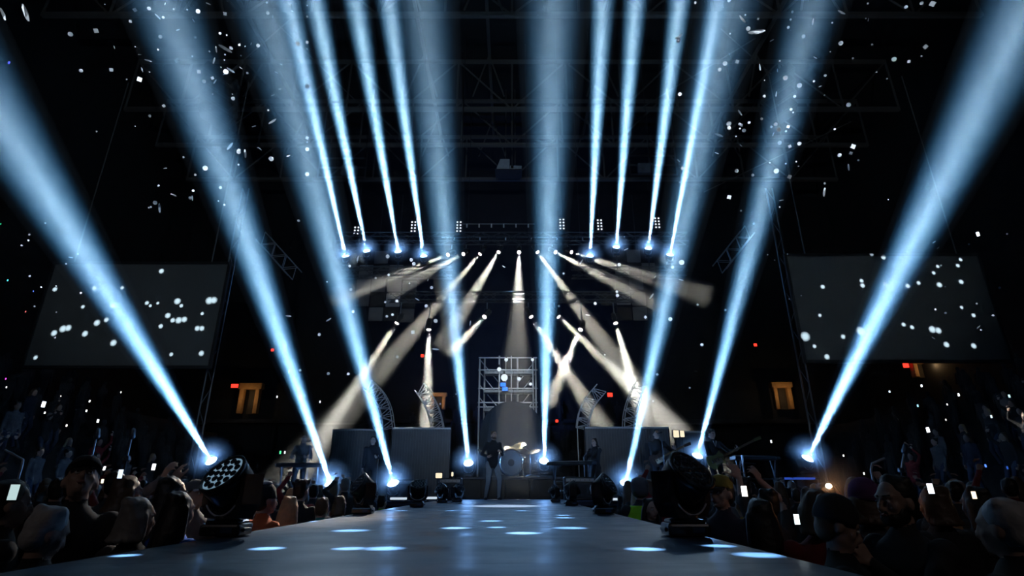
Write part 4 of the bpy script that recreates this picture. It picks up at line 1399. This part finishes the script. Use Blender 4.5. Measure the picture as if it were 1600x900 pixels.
t, ploc, s = performer('singer in a dark jacket and pale trousers standing mid-stage in front of the drum kit', 770, 681, 14.7, .35, head=(-.15, .1, .2), lh=(.10, -.36, 1.20), rh=(-.20, -.20, 1.08), lhand={'d': V((-.4, -.6, .3)), 'n': V((-.5, .3, -1)), 'curl': .5},
                        hair=H_BROWN, style='short', beard=H_BROWN, top=C_BLACK, legs=C_PALEJEANS, feet=((.16, -.10, 0), (-.14, .12, 0)), voxel=.012, lean=(.02, -.06))
t, ploc, s = performer('singer in a pale grey shirt leaning to a microphone at the left of the stage', 474, 688, 14.2, .25, lean=(.05, -.16), lh=(.16, -.34, 1.12), rh=(-.16, -.32, 1.10), hair=H_BLACK, style='short', top=C_GREY, legs=C_DARK, voxel=.014)
t, ploc, s = performer('musician in black standing behind the left blue beam near the ribbed wall', 583, 689, 15.2, .1, lh=(.18, -.30, 1.15), hair=H_BLACK, style='short', top=C_BLACK, legs=C_BLACK, voxel=.014)
t, ploc, s = performer('keyboard player in a black coat at the right of the drum riser', 929, 697, 15.4, -.75, lh=(.13, -.40, 1.08), rh=(-.14, -.40, 1.08), lhand={'d': V((0, -1, -.2)), 'n': V((0, -.2, -1)), 'curl': .3}, rhand={'d': V((0, -1, -.2)), 'n': V((0, -.2, -1)), 'curl': .3}, hair=H_BLACK, style='bob', top=C_BLACK, legs=C_BLACK, voxel=.013)


def guitar(label, p, direction, face, k=1.0, colour=(.04, .03, .03), long_neck=0):
    """body centre p, neck along direction, front toward face"""
    X = V(direction).normalized(); Yf = -V(face); Yf = (Yf - X * Yf.dot(X)).normalized(); Z = X.cross(Yf)
    Mx = Matrix((X, Yf, Z)).transposed().to_4x4(); Mx.translation = V(p)
    t = thing('electric_guitar' if not long_neck else 'bass_guitar', label, 'guitar', p, 0, None, Mx.to_euler())
    body = M('guitar_' + str(int(colour[0] * 1000)), colour, .2, 0, .15)
    prof = [(.19, .0), (.18, .06), (.155, .10), (.16, .16), (.11, .135), (.05, .105), (-.03, .115), (-.12, .160), (-.19, .150), (-.225, .08), (-.235, 0), (-.22, -.09), (-.17, -.165), (-.09, -.165), (-.01, -.118), (.06, -.11), (.13, -.15), (.17, -.12), (.155, -.06)]
    n = len(prof)
    vs = [(x * k, y, z * k) for y in (-.022, .022) for x, z in prof]
    fs = [list(range(n)), list(range(n, 2 * n))[::-1]] + [[(j + 1) % n, j, n + j, n + (j + 1) % n] for j in range(n)]
    obj('body', MB().add(vs, fs), body, t)
    L = (.62 + long_neck) * k
    obj('neck', MB().bbox((.15 * k + L / 2, -.024, 0), (L, .022, .052), .006, 1), M('guitar_neck', (.20, .12, .06), .4), t)
    obj('headstock', MB().add([(.15 * k + L, -.036, -.03), (.15 * k + L + .17, -.036, -.055), (.15 * k + L + .19, -.036, .02), (.15 * k + L, -.036, .03), (.15 * k + L, -.018, -.03), (.15 * k + L + .17, -.018, -.055), (.15 * k + L + .19, -.018, .02), (.15 * k + L, -.018, .03)],
                              [[0, 1, 2, 3], [7, 6, 5, 4], [0, 4, 5, 1], [1, 5, 6, 2], [2, 6, 7, 3], [3, 7, 4, 0]]), body, t)
    obj('pick_guard', MB().bbox((.02, -.0245, -.05), (.20, .004, .11), .0015, 1), M('pick_guard', (.45, .42, .30), .3), t)
    for q in (.03, -.05):
        obj('pickup', MB().bbox((q, -.027, 0), (.035, .012, .085), .003, 1), CHROME, t)
    obj('bridge', MB().bbox((-.12, -.027, 0), (.03, .012, .08), .003, 1), CHROME, t)
    for j in range(4):
        rod(t, 'string', (-.12, -.040, -.018 + .012 * j), (.15 * k + L, -.040, -.014 + .0095 * j), .0012, CHROME, 4)
        obj('tuning_peg', MB().ball((.15 * k + L + .03 + .035 * j, -.03, .042 - .004 * j), (.010, .006, .012), 8, 6), CHROME, t)
    return t


t, ploc, s = performer('singing guitarist in black at a microphone, right of the stage', 1025, 679, 14.5, .0, head=(-.1, 0, .25), lh=(.38, -.32, 1.24), rh=(-.02, -.26, 1.02), lhand={'d': V((-.2, -.5, .7)), 'n': V((-.3, .6, .4)), 'curl': .55}, rhand={'d': V((.7, -.1, -.4)), 'n': V((0, 1, -.2)), 'curl': .35},
                        hair=H_BLACK, style='short', top=C_BLACK, legs=C_BLACK, voxel=.012, lean=(0, -.02))
guitar('black electric guitar played by the singer at the microphone', ploc + V((-.06, -.24, 1.00)) * s, (1, -.08, .46), (0, -1, .12), .95, (.03, .028, .03))
t, ploc, s = performer('bass player in a dark suit with white collar, right of the near right lamp', 1112, 679, 14.2, .15, head=(.2, 0, .2), lh=(.48, -.28, 1.22), rh=(-.08, -.25, .98), lhand={'d': V((.1, -.5, .7)), 'n': V((-.3, .6, .4)), 'curl': .55}, rhand={'d': V((.6, -.1, -.5)), 'n': V((0, 1, -.2)), 'curl': .35},
                        hair=H_BLACK, style='messy', top=C_DARK, legs=C_BLACK, voxel=.012)
guitar('pale green bass guitar held by the player in the dark suit', ploc + V((-.04, -.26, .98)) * s, (1, -.05, .48), (0, -1, .12), 1.05, (.24, .26, .12), .24)
obj('collar', MB().add([(-.06, -.118, 1.46), (0, -.135, 1.30), (.06, -.118, 1.46), (-.03, -.105, 1.47), (0, -.122, 1.34), (.03, -.105, 1.47)], [[0, 1, 4, 3], [1, 2, 5, 4]]), C_WHITE, t)


# --- instruments and stage furniture
def mic_stand(px, py, Y, label, boom=(.25, -.1), floor=STG):
    p = at(px, py, Y)
    t = thing('microphone_stand', label, 'microphone stand', (p.x, p.y, floor))
    h_ = p.z - floor
    for a in (0, 2.1, 4.2):
        rod(t, 'foot', (0, 0, .06), (.28 * math.cos(a), .28 * math.sin(a), .01), .012, STEEL)
    rod(t, 'pole', (0, 0, .05), (0, 0, h_ - .12), .013, STEEL)
    rod(t, 'boom', (-boom[0] * .3, -boom[1] * .3, h_ - .16), (boom[0], boom[1], h_), .009, STEEL)
    obj('microphone', MB().capsule((boom[0], boom[1], h_), .017, (boom[0] + .09, boom[1] - .05, h_ + .03), .024, 10), GLOSSBLACK, t, True)
    return t


mic_stand(1033, 677, 14.1, 'microphone stand in front of the singing guitarist', (-.06, .12))
mic_stand(486, 690, 13.85, 'microphone stand with boom in front of the singer in pale grey', (-.12, .10))
mic_stand(828, 698, 16.4, 'tall microphone stand at the right of the drum kit', (-.2, .1), RISER)
mic_stand(912, 706, 15.0, 'microphone stand beside the keyboard player', (.1, .1))


def keyboard(px, py, Y, w, rz, label, floor=STG):
    p = at(px, py, Y)
    t = thing('keyboard', label, 'keyboard', (p.x, p.y, floor), rz)
    h_ = p.z - floor
    obj('case', MB().bbox((0, 0, h_), (w, .32, .09), .012, 1), BLACK, t)
    kb = obj('white_keys', MB().box((0, .06, h_ + .05), (w * .9, .15, .015)), C_WHITE, t)
    for j in range(int(w * .9 / .045)):
        if j % 7 not in (2, 6):
            obj('black_key', MB().box((-w * .45 + .045 * (j + 1), .085, h_ + .062), (.02, .09, .014)), BLACK, kb)
    for sx in (-1, 1):
        rod(t, 'leg', (sx * w * .38, -.15, .0), (sx * w * .38, .12, h_ - .04), .018, STEEL)
        rod(t, 'leg', (sx * w * .38, .15, .0), (sx * w * .38, -.12, h_ - .04), .018, STEEL)
    rod(t, 'crossbar', (-w * .38, 0, h_ * .5), (w * .38, 0, h_ * .5), .014, STEEL)
    return t


keyboard(893, 724, 15.0, 1.3, -.5, 'keyboard on a crossed stand in front of the player in the black coat')
keyboard(470, 727, 13.9, 1.1, .2, 'keyboard in front of the singer in pale grey at left')
keyboard(1180, 716, 14.4, 1.2, .1, 'keyboard with a bright edge at the far right of the stage')
t = thing('desk', 'low desk with a blue lit edge at the far right of the stage', 'desk', (at(1243, 748, 13.8).x, 13.8, STG))
zt_ = at(1243, 748, 13.8).z - STG
obj('desk_top', MB().bbox((0, 0, zt_), (.9, .6, .04), .01, 1), C_DARK, t)
obj('lit_edge', MB().bbox((-.05, -.305, zt_), (.72, .012, .05), .003, 1), EM('blue_edge', (.04, .12, .75), .5), t)
for sx in (-.4, .4):
    for sy in (-.25, .25):
        rod(t, 'leg', (sx, sy, 0), (sx, sy, zt_ - .02), .02, STEEL)
t = thing('equipment_frame', 'open steel frame standing right of the bass player', 'frame', (at(1154, 740, 13.9).x, 13.9, STG))
for sx in (-.14, .14):
    rod(t, 'upright', (sx, 0, 0), (sx, 0, at(1150, 726, 13.9).z - STG), .022, BRIGHT, square=True)
zq = at(1150, 726, 13.9).z - STG
rod(t, 'crossbar', (-.14, 0, zq - .02), (.14, 0, zq - .02), .022, BRIGHT, square=True)
rod(t, 'crossbar', (-.14, 0, .25), (.14, 0, .25), .018, BRIGHT, square=True)
rod(t, 'mast', (.14, 0, zq), (.14, 0, zq + .22), .02, BRIGHT)
rod(t, 'arm', (.14, 0, zq + .05), (.45, 0, zq + .02), .014, STEEL)

# drum kit on the riser
DY = 16.9
p = at(795, 726, DY)
t = thing('bass_drum', 'grey bass drum with a dark centre hole on the riser', 'drum', (p.x, DY, RISER), .35)
RB = .37
Q = Matrix.Translation((0, 0, RB + .03)) @ Matrix.Rotation(PI / 2, 4, 'X')
obj('shell', MB().lathe([(RB - .01, -.2), (RB - .01, .2)], 32, Q), M('drum_shell', (.05, .05, .055), .3), t, True)
obj('head', MB().lathe([(.10, .205), (RB - .02, .205)], 32, Q, False), M('drum_skin', (.15, .15, .145), .5, 0, .15), t)
obj('head_hole', MB().lathe([(.10, .203), (.001, .203)], 24, Q), BLACK, t)
obj('hoop', MB().lathe([(RB - .03, .19), (RB + .012, .19), (RB + .012, .225), (RB - .03, .225), (RB - .03, .19)], 32, Q, False), CHROME, t, True)
for sg in (-1, 1):
    rod(t, 'leg', (sg * .30, -.12, .28), (sg * .46, -.22, 0), .012, CHROME)


def drum(px, py, r, h_, label, tilt=(0, 0), Y=DY):
    p = at(px, py, Y)
    t = thing('drum', label, 'drum', (p.x, Y, RISER))
    z = p.z - RISER
    Q = Matrix.Translation((0, 0, z)) @ Euler((tilt[0], tilt[1], 0)).to_matrix().to_4x4()
    obj('shell', MB().lathe([(r, -h_), (r, 0)], 24, Q), _mats['drum_shell'], t, True)
    obj('head', MB().lathe([(r, .003), (r * .5, .006), (.001, .007)], 24, Q), _mats['drum_skin'], t, True)
    obj('hoop', MB().lathe([(r - .01, -.02), (r + .012, -.02), (r + .012, .012), (r - .01, .012), (r - .01, -.02)], 24, Q, False), CHROME, t, True)
    for a in (0, 2.1, 4.2):
        rod(t, 'leg', (r * .8 * math.cos(a), r * .8 * math.sin(a), z - h_ * .7), (r * 1.2 * math.cos(a), r * 1.2 * math.sin(a), 0), .012, CHROME)


drum(812, 712, .20, .22, 'small tom drum above the bass drum at right', (.35, .1), 17.25)
drum(786, 708, .18, .2, 'small tom drum behind the bass drum at left', (.35, -.1), 17.3)
drum(830, 724, .24, .36, 'floor tom drum at the right of the kit', (0, 0), 17.2)
drum(768, 722, .19, .16, 'snare drum at the left of the kit behind the singer', (.1, 0), 17.3)


def cymbal(px, py, r, label, tilt, Y=17.2):
    p = at(px, py, Y)
    t = thing('cymbal', label, 'cymbal', (p.x, Y, RISER))
    z = p.z - RISER
    Q = Matrix.Translation((0, 0, z)) @ Euler(tilt).to_matrix().to_4x4()
    obj('plate', MB().lathe([(r, 0), (r * .5, .02), (.06, .03), (.045, .05), (.001, .055), (.045, .045), (.06, .026), (r * .5, .016), (r, -.003)], 24, Q, False), M('bronze', (.65, .55, .36), .25, 1, .1), t, True)
    rod(t, 'stand', (0, 0, .05), (0, 0, z), .012, CHROME)
    for a in (.4, 2.5, 4.6):
        rod(t, 'foot', (0, 0, .22), (.24 * math.cos(a), .24 * math.sin(a), .01), .010, CHROME)


cymbal(798, 702, .20, 'bright tilted cymbal above the bass drum, left of a pair', (.5, .25, 0))
cymbal(811, 697, .22, 'bright tilted cymbal above the bass drum, right of a pair', (.5, -.25, 0), 17.5)
cymbal(836, 705, .22, 'cymbal at the right end of the drum kit', (.3, -.3, 0), 17.4)
cymbal(757, 706, .22, 'cymbal at the left end of the drum kit', (.3, .3, 0), 17.4)
# stage boxes, amplifiers, battens
for px, py, Y, w, h_, lab in ((703, 752, 14.6, .62, .52, 'amplifier with small warm lamps behind the last left runway lamps'), (560, 765, 14.2, .6, .4, 'black amplifier at the left stage edge'),
                              (905, 757, 14.8, .8, .55, 'black amplifier stack below the right keyboard'), (1062, 694, 16.5, .75, 1.1, 'tall dark amplifier behind the guitarist with two lit squares'), (640, 760, 15.5, .9, .5, 'black amplifier in front of the left ribbed wall')):
    p = at(px, py, Y)
    t = thing('amplifier', lab, 'amplifier', (p.x, Y, STG))
    obj('cabinet', MB().bbox((0, 0, h_ / 2), (w, .4, h_), .02, 1), BLACK, t)
    obj('speaker_cloth', MB().bbox((0, -.205, h_ * .42), (w * .88, .02, h_ * .62), .005, 1), C_DARK, t)
    obj('control_panel', MB().bbox((0, -.206, h_ * .86), (w * .88, .016, h_ * .14), .004, 1), STEEL, t)
    for j in range(5):
        obj('knob', MB().tube((-w * .3 + w * .15 * j, -.214, h_ * .86), (-w * .3 + w * .15 * j, -.235, h_ * .86), .012, None, 8), CHROME, t)
for px, py, Y, w, h_, lab in ((686, 743, 14.2, .16, .12, 'warm lit lamp box left on the amplifier by the left runway lamps'), (707, 741, 14.4, .05, .10, 'thin warm lit lamp right on the amplifier by the left runway lamps'),
                              (1056, 678, 16.2, .16, .20, 'pale glowing square lamp behind the guitar neck, left of two'), (1065.5, 678, 16.2, .12, .18, 'pale glowing square lamp behind the guitar neck, right of two')):
    t = thing('square_lamp', lab, 'lamp', at(px, py, Y))
    obj('glass', MB().bbox((0, -.03, 0), (w, .03, h_), .012, 1), EM('lamp_cream', (1, .88, .62), 1.0), t)
    obj('case', MB().bbox((0, .02, 0), (w + .04, .07, h_ + .04), .012, 1), BLACK, t)
    rod(t, 'stand', (0, .02, -h_ / 2), (0, .02, -(at(px, py, Y).z - STG)), .012, BLACK)
for x0, x1, py, lab in ((449, 478, 778.5, 'bright batten light on the stage edge behind the beanie'), (481, 530, 778, 'bright batten light on the stage edge below the second blue beam'), (610, 636, 779, 'bright batten light left of the third runway lamp'),
                        (666, 683, 778, 'bright batten light right of the third runway lamp'), (952, 978, 780, 'bright batten light on the right stage edge by the safety vest'), (1012, 1030, 780, 'bright batten light on the right stage edge, half hidden by the near right lamp')):
    a, b_ = at(x0, py, 13.3), at(x1, py, 13.3)
    t = thing('batten_light', lab, 'stage light', ((a.x + b_.x) / 2, 13.3, a.z))
    L = b_.x - a.x
    obj('tube', MB().bbox((0, -.03, 0), (L, .03, .05), .008, 1), EM('batten_lit', (.72, .86, 1.0), .75), t)
    obj('housing', MB().bbox((0, .02, 0), (L + .04, .07, .08), .01, 1), BLACK, t)
    for sx in (-.4, .4):
        rod(t, 'bracket', (sx * L, .03, -.04), (sx * L, .2, -.10), .015, BLACK)
# pole lamps and handrails at the sides
for (x0, y0), (x1, y1), Y, lab in (((143, 716), (151, 682), 11, 'tilted pole with a lamp head at left, left of two'), ((198, 716), (206, 682), 11, 'tilted pole with a lamp head at left, right of two'),
                                   ((1408, 735), (1413, 705), 12, 'short tilted pole lamp in the dark at right')):
    a, b_ = at(x0, y0, Y), at(x1, y1, Y)
    t = thing('pole_lamp', lab, 'lamp', a)
    rod(t, 'pole', (0, 0, 0), b_ - a, .018, BRIGHT)
    rod(t, 'stand', (0, 0, 0), (0, 0, -a.z), .022, BLACK)
    d = (b_ - a).normalized()
    obj('lamp_head', MB().capsule(b_ - a, .06, b_ - a + d * .12, .045, 10), STEEL, t, True)
    obj('joint', MB().bbox((0, 0, 0), (.11, .1, .1), .02, 1), STEEL, t)
for pts, Y, lab in (([(8, 703), (36, 718), (34, 729)], 9, 'pale bent handrail at the left edge of the stands'), ([(1361, 735), (1363, 724), (1382, 716)], 9, 'pale bent handrail in the stands at right')):
    P = [at(x, y, Y) for x, y in pts]
    t = thing('handrail', lab, 'handrail', P[1])
    for a, b_ in zip(P, P[1:]):
        rod(t, 'rail', a - P[1], b_ - P[1], .018, BRIGHT)
    lo = min(P, key=lambda q: q.z)
    rod(t, 'post', lo - P[1], V((lo.x, lo.y, 0)) - P[1], .018, BRIGHT)

# --- dim crowd: a few bodies copied to many places
rr = random.Random(5)
protos = []
for k, (hr, st, tp, kw) in enumerate(((H_BLACK, 'short', C_DARK, {}), (H_BROWN, 'long', C_GREY, {}), (H_BROWN, 'bob', C_NAVY, {}), (H_BLOND, 'long', C_DARK, {}), (H_BLACK, 'short', C_RED, {'lh': (.22, -.2, 1.85), 'lhand': UPH}),
                                      (H_BLACK, 'messy', C_GREY, {}), (H_GREY, 'short', C_BLACK, {'lh': (.12, -.3, 1.7), 'rh': (-.12, -.3, 1.7), 'lhand': UPH, 'rhand': UPH}), (H_BROWN, 'wavy', C_BLACK, {'rh': (-.24, -.2, 1.8), 'rhand': UPH}))):
    protos.append(person('dim concertgoer standing in the dark crowd', (0, 0, 0), 0, 1.7, hair=hr, style=st, top=tp, voxel=.020, face=False, **kw))
used = set()
USED_XY = [(o.location.x, o.location.y) for o in S.objects if o.name.startswith('person') and o.parent is None and o not in protos]


def place(x, y, z, rz, label, group):
    k = rr.randrange(len(protos))
    src = protos[k]
    if k in used:
        o = copy_tree(src)
    else:
        o = src; used.add(k)
    o.location = (x, y, z); o.rotation_euler = (0, 0, rz)
    s = rr.uniform(.92, 1.04) * 1.7 / 1.75
    o.scale = (s, s, s)
    o['label'] = label; o['category'] = 'person'; o['group'] = group
    return o


for side in (-1, 1):
    word = 'left' if side < 0 else 'right'
    n = 0
    for r_ in range(10):
        y = 5.2 + .82 * r_
        for c_ in range(9):
            x = side * (2.7 + .72 * c_) - .35 + rr.uniform(-.14, .14)
            yy = y + rr.uniform(-.18, .18)
            if yy > 12.9 or any((x - a) ** 2 + (yy - b_) ** 2 < .36 for a, b_ in USED_XY):
                continue
            px_lim = 60 if side < 0 else 1540
            # keep the sight lines to the runway lamps and the nearer named people clear
            if abs(x + .3) < 2.3 or rr.random() < .18:
                continue
            place(x, yy, 0, PI - side * rr.uniform(.1, .6), 'dim concertgoer standing in the dark floor crowd, %s of the runway' % word, 'dark floor crowd %s of the runway' % word)
            USED_XY.append((x, yy))
far = MB()
low = MB()
low.loft([(V((0, 0, z)), a, b_) for z, a, b_ in ((.05, .10, .09), (.5, .13, .10), (.9, .17, .12), (1.25, .18, .12), (1.42, .16, .09), (1.48, .06, .06))], 8)
low.ball((0, 0, 1.60), (.085, .10, .125), 8, 6)
for sx in (-1, 1):
    low.capsule((sx * .19, 0, 1.38), .055, (sx * .24, -.04, .90), .04, 6)


def far_person(x, y, z, rz):
    far.add(low.v, low.f, Matrix.Translation((x, y, z)) @ Matrix.Rotation(rz, 4, 'Z') @ Matrix.Scale(rr.uniform(.9, 1.04), 4))


for side in (-1, 1):
    word = 'left' if side < 0 else 'right'
    for k in range(1, ROWS):
        for j in range(16):
            if rr.random() < .30:
                continue
            y = 9.5 + 1.15 * j + rr.uniform(-.2, .2)
            x = (-11 - .9 * k) if side < 0 else (11.4 + .9 * k)
            rz = -side * PI / 2 * rr.uniform(.75, 1.05)
            if k < 9 and y < 19:
                place(x, y, tier_h(k), rz, 'dim spectator in the dark raked seats at the %s side' % word, 'spectators in the %s seats' % word)
            else:
                far_person(x, y, tier_h(k), rz)
for k in range(1, ROWS):
    for j in range(14):
        if rr.random() < .45:
            continue
        far_person(-9.2 + 1.4 * j + rr.uniform(-.3, .3), 27.5 + .9 * k, tier_h(k), rr.uniform(-.3, .3))
o = obj('far_crowd', far, C_DARK, None, True)
tag(o, 'rest of the dim crowd far back in the dark seats', 'crowd', None, 'stuff')

# --- phones and small lights in the dark stands
PH = [(68, 632, 13, (.75, .85, 1), 6, 3.0), (240, 730, 9, (1, 1, 1), 3, 2.2), (104, 665, 12, (1, .9, .85), 3, 1.1), (153, 658, 12, (.9, .97, 1), 3, 1.6), (135, 642, 13, (1, 1, 1), 2.5, 1.2), (70, 645, 12, (1, 1, 1), 3, 1.0),
      (140, 627, 14, (1, 1, 1), 3, 1.2), (95, 619, 14, (1, 1, .95), 2.5, .62), (10, 605, 13, (1, 1, 1), 2, .9), (189, 613, 15, (1, 1, 1), 3, .9), (163, 732, 6.5, (1, 1, .98), 3, 1.0), (160, 752, 5, (1, .93, .65), 2, .8),
      (1450, 672, 11, (.95, 1, 1), 4, 2.2), (1498, 617, 14, (.85, .93, 1), 6, 1.5), (1440, 603, 14, (.8, .9, 1), 6, 1.4), (1434, 634, 13, (.35, .75, 1), 2, 1.2), (1577, 619, 13, (.5, .9, .95), 1.5, 1.6), (1549, 651, 12, (.75, .95, 1), 1.2, 1.4),
      (1480, 632, 13, (1, 1, 1), 2.5, .9), (1478, 656, 12, (1, .95, .9), 2.5, .8), (1540, 728, 8, (.1, .25, 1), 1.5, .9), (1574, 731, 8, (.03, .12, .6), .8, .9), (1390, 612, 15, (.7, .85, 1), 5, 1.2), (1328, 765, 4.6, (.95, .9, .05), 1.4, .35),
      (1528, 366, 22, (.85, .93, 1), 8, 4.2), (12, 438, 22, (.1, .8, .95), 1.5, 1.8), (52, 455, 22, (.1, .2, 1), 1.8, 1.3), (40, 487, 22, (.9, .2, .2), 1.0, 1.5), (14, 98, 22, (.10, .12, 1), 1.5, 3.0), (9, 592, 14, (.9, .1, .9), 1.6, 1.0), (1, 350, 22, (.05, .9, .4), 1, 1.3),
      (438, 707, 13, (.1, .9, .35), 1.2, 1.6), (445, 707, 13, (.9, .95, 1), 1.6, 1.3), (1318, 712, 11, (1, 1, 1), 2.5, .9), (1350, 740, 8, (1, 1, 1), 2, .7), (1205, 690, 13, (.9, .95, 1), 2, 1.4), (470, 620, 24, (.8, .9, 1), 2, 2), (500, 628, 24, (.9, .95, 1), 2, 2), (433, 620, 24, (1, 1, 1), 2, 2)]
for i, (x, y, Y, c, st, k) in enumerate(PH):
    t = phone('tiny lit phone held up in the dark crowd', at(x, y, Y), (EYE - at(x, y, Y)) + V((rr.uniform(-4, 4), 0, rr.uniform(-2, 2))), c, st, k * .36)
    if y < 500:
        t.name = 'seat_lamp'; t['category'] = 'lamp'
        t['label'] = 'tiny %s light glowing high in the dark arena, %s edge' % ('white' if min(c) > .5 else {0: 'red', 1: 'green', 2: 'blue'}[c.index(max(c))] if y != 438 else 'cyan', 'left' if x < 800 else 'right')
        if y == 98:
            t['label'] = 'tiny violet-blue light near the top left corner of the photo'
    else:
        t['group'] = 'tiny lights in the dark crowd'

# ---------------------------------------------------------------- confetti, most of it imitating scattered dots of light
FOIL = bpy.data.materials.new('white_foil')
FOIL.use_nodes = True
fb = FOIL.node_tree.nodes['Principled BSDF']
fn = FOIL.node_tree.nodes.new('ShaderNodeTexNoise'); fn.inputs['Scale'].default_value = 30
fr = FOIL.node_tree.nodes.new('ShaderNodeMapRange'); fr.inputs['To Min'].default_value = .30; fr.inputs['To Max'].default_value = .48
FOIL.node_tree.links.new(fn.outputs['Fac'], fr.inputs[0]); FOIL.node_tree.links.new(fr.outputs[0], fb.inputs['Roughness'])
fb.inputs['Base Color'].default_value = (.92, .95, 1, 1)
fb.inputs['Metallic'].default_value = .85


def flake(kind):
    """a thin bent scrap of foil, 1 unit across"""
    n = 10 if kind else 4
    mb = MB()
    top_, bot = [], []
    for k in range(n):
        a = 2 * PI * (k + .5) / n
        x, y = math.cos(a) * .6, math.sin(a) * .6
        if kind == 2:
            x *= 1.9; y *= .45
        z = .10 * x * x
        top_.append((x, y, z + .012)); bot.append((x, y, z - .012))
    vs = top_ + bot
    fs = [list(range(n)), list(range(n, 2 * n))[::-1]] + [[(k + 1) % n, k, n + k, n + (k + 1) % n] for k in range(n)]
    me = mb.add(vs, fs).mesh('flake'); me.materials.append(FOIL)
    return me


FL = [flake(0), flake(1), flake(2)]
CONFETTI_FILLS = {'l': V((-4, -7, 3.2)), 'r': V((4, -7, 3.2)), 'm': V((0, -7, 3.4))}


def confetti(px, py, Y, size, lamp, label, group, jit=.12, kind=None):
    p = at(px, py, Y)
    hv = ((CONFETTI_FILLS[lamp] - p).normalized() + (EYE - p).normalized()).normalized()
    hv = (hv + V((rr.gauss(0, jit), rr.gauss(0, jit), rr.gauss(0, jit)))).normalized()
    o = link('confetti_glint', FL[rr.choice((0, 1, 1, 2)) if kind is None else kind], None, p)
    o.rotation_euler = (hv.to_track_quat('Z', 'Y') @ Euler((0, 0, rr.uniform(0, 6.28))).to_quaternion()).to_euler()
    s = size * Y / F
    o.scale = (s, s, s)
    tag(o, label, 'confetti', group)


LA = 'small bright foil confetti imitating a light dot high in the left air'
RA = 'small bright foil confetti imitating a light dot high in the right air'
MA = 'small bright confetti imitating a light dot before the dark stage set'
for i in range(108):
    x = min(480, max(110, rr.gauss(330, 95))); y = rr.uniform(0, 330) if i % 3 else rr.uniform(0, 150)
    confetti(x, y, rr.uniform(7, 14), rr.choice((2.5, 3, 3.5, 4.5, 6, 7.5)), 'l', LA, 'confetti in the left air')
for i in range(100):
    x = min(1440, max(1060, rr.gauss(1230, 100))); y = rr.uniform(0, 330) if i % 3 else rr.uniform(0, 220)
    confetti(x, y, rr.uniform(7, 14), rr.choice((2.5, 3, 3.5, 4.5, 6, 7.5)), 'r', RA, 'confetti in the right air')
STG_SPOTS = [(477, 312, 7), (439, 347, 6), (617, 302, 9), (622, 388, 7), (728, 318, 8), (740, 336, 8), (561, 403, 6), (660, 511, 8), (606, 516, 6), (756, 503, 6), (797, 534, 7), (842, 604, 9), (736, 657, 10), (823, 448, 7), (445, 457, 7), (340, 599, 7),
             (613, 583, 6), (640, 575, 6), (455, 561, 6), (297, 668, 7), (663, 773, 6), (842, 737, 8), (152, 581, 7), (433, 853, 6)]
for x, y, s in STG_SPOTS:
    confetti(400 + x / 3, 300 + y / 3, rr.uniform(15, 20), s * .62, 'm', MA, 'confetti before the stage', .06)
for x, y, s in [(503, 340, 8), (795, 330, 12), (325, 327, 7), (494, 485, 8), (492, 467, 7), (654, 489, 8), (625, 587, 8), (742, 596, 9), (390, 522, 7), (355, 577, 6), (220, 535, 6), (753, 352, 7), (535, 269, 6), (890, 716, 7), (870, 528, 6), (1000, 553, 5), (793, 412, 6)]:
    confetti(800 + x / 3, 300 + y / 3, rr.uniform(15, 20), s * .62, 'm', MA, 'confetti before the stage', .06)
for i in range(26):
    confetti(rr.uniform(330, 1330), rr.uniform(340, 640), rr.uniform(13, 19), rr.choice((2, 2.5, 3, 4)), 'm', MA, 'confetti before the stage', .12)
for i in range(14):
    confetti(rr.uniform(20, 130), rr.uniform(340, 560), rr.uniform(9, 16), rr.choice((2, 2.5, 3)), 'l', 'small bright foil confetti imitating a light dot at the dark far left', 'confetti at the far left', .1)
for i in range(14):
    confetti(rr.uniform(1450, 1590), rr.uniform(340, 560), rr.uniform(9, 16), rr.choice((2, 2.5, 3)), 'r', 'small bright foil confetti imitating a light dot at the dark far right', 'confetti at the far right', .1)
# big near pieces; the long and short streaks imitate light along cables
for x, y, Y, s, lp, lab, k in ((40, 20, 3.2, 26, 'l', 'large oval confetti piece close to the lens at the upper left', 2), (5, 22, 3.6, 18, 'l', 'large confetti piece close to the lens at the top left corner', 2), (218, 124, 5, 16, 'l', 'square confetti piece hanging in the dark upper left', 0),
                               (150, 48, 5, 16, 'l', 'square confetti piece with a bright corner, upper left', 0), (1457, 6, 4, 20, 'r', 'large bluish confetti piece at the top right', 0), (1446, 73, 5, 15, 'r', 'square bluish confetti piece in the upper right', 0),
                               (1333, 229, 6, 15, 'r', 'bright crumpled confetti piece at right below the roof', 0), (1182, 50, 7, 26, 'r', 'long foil strip imitating a light streak beside the right beams', 2), (1160, 30, 7, 15, 'r', 'short foil strip imitating a light streak at the top right', 2), (352, 76, 7, 20, 'l', 'long foil strip imitating a light streak at the upper left', 2),
                               (353, 112, 7, 14, 'l', 'bright oblong confetti piece at the upper left', 1)):
    confetti(x, y, Y, s * .58, lp, lab, None, .20, k)
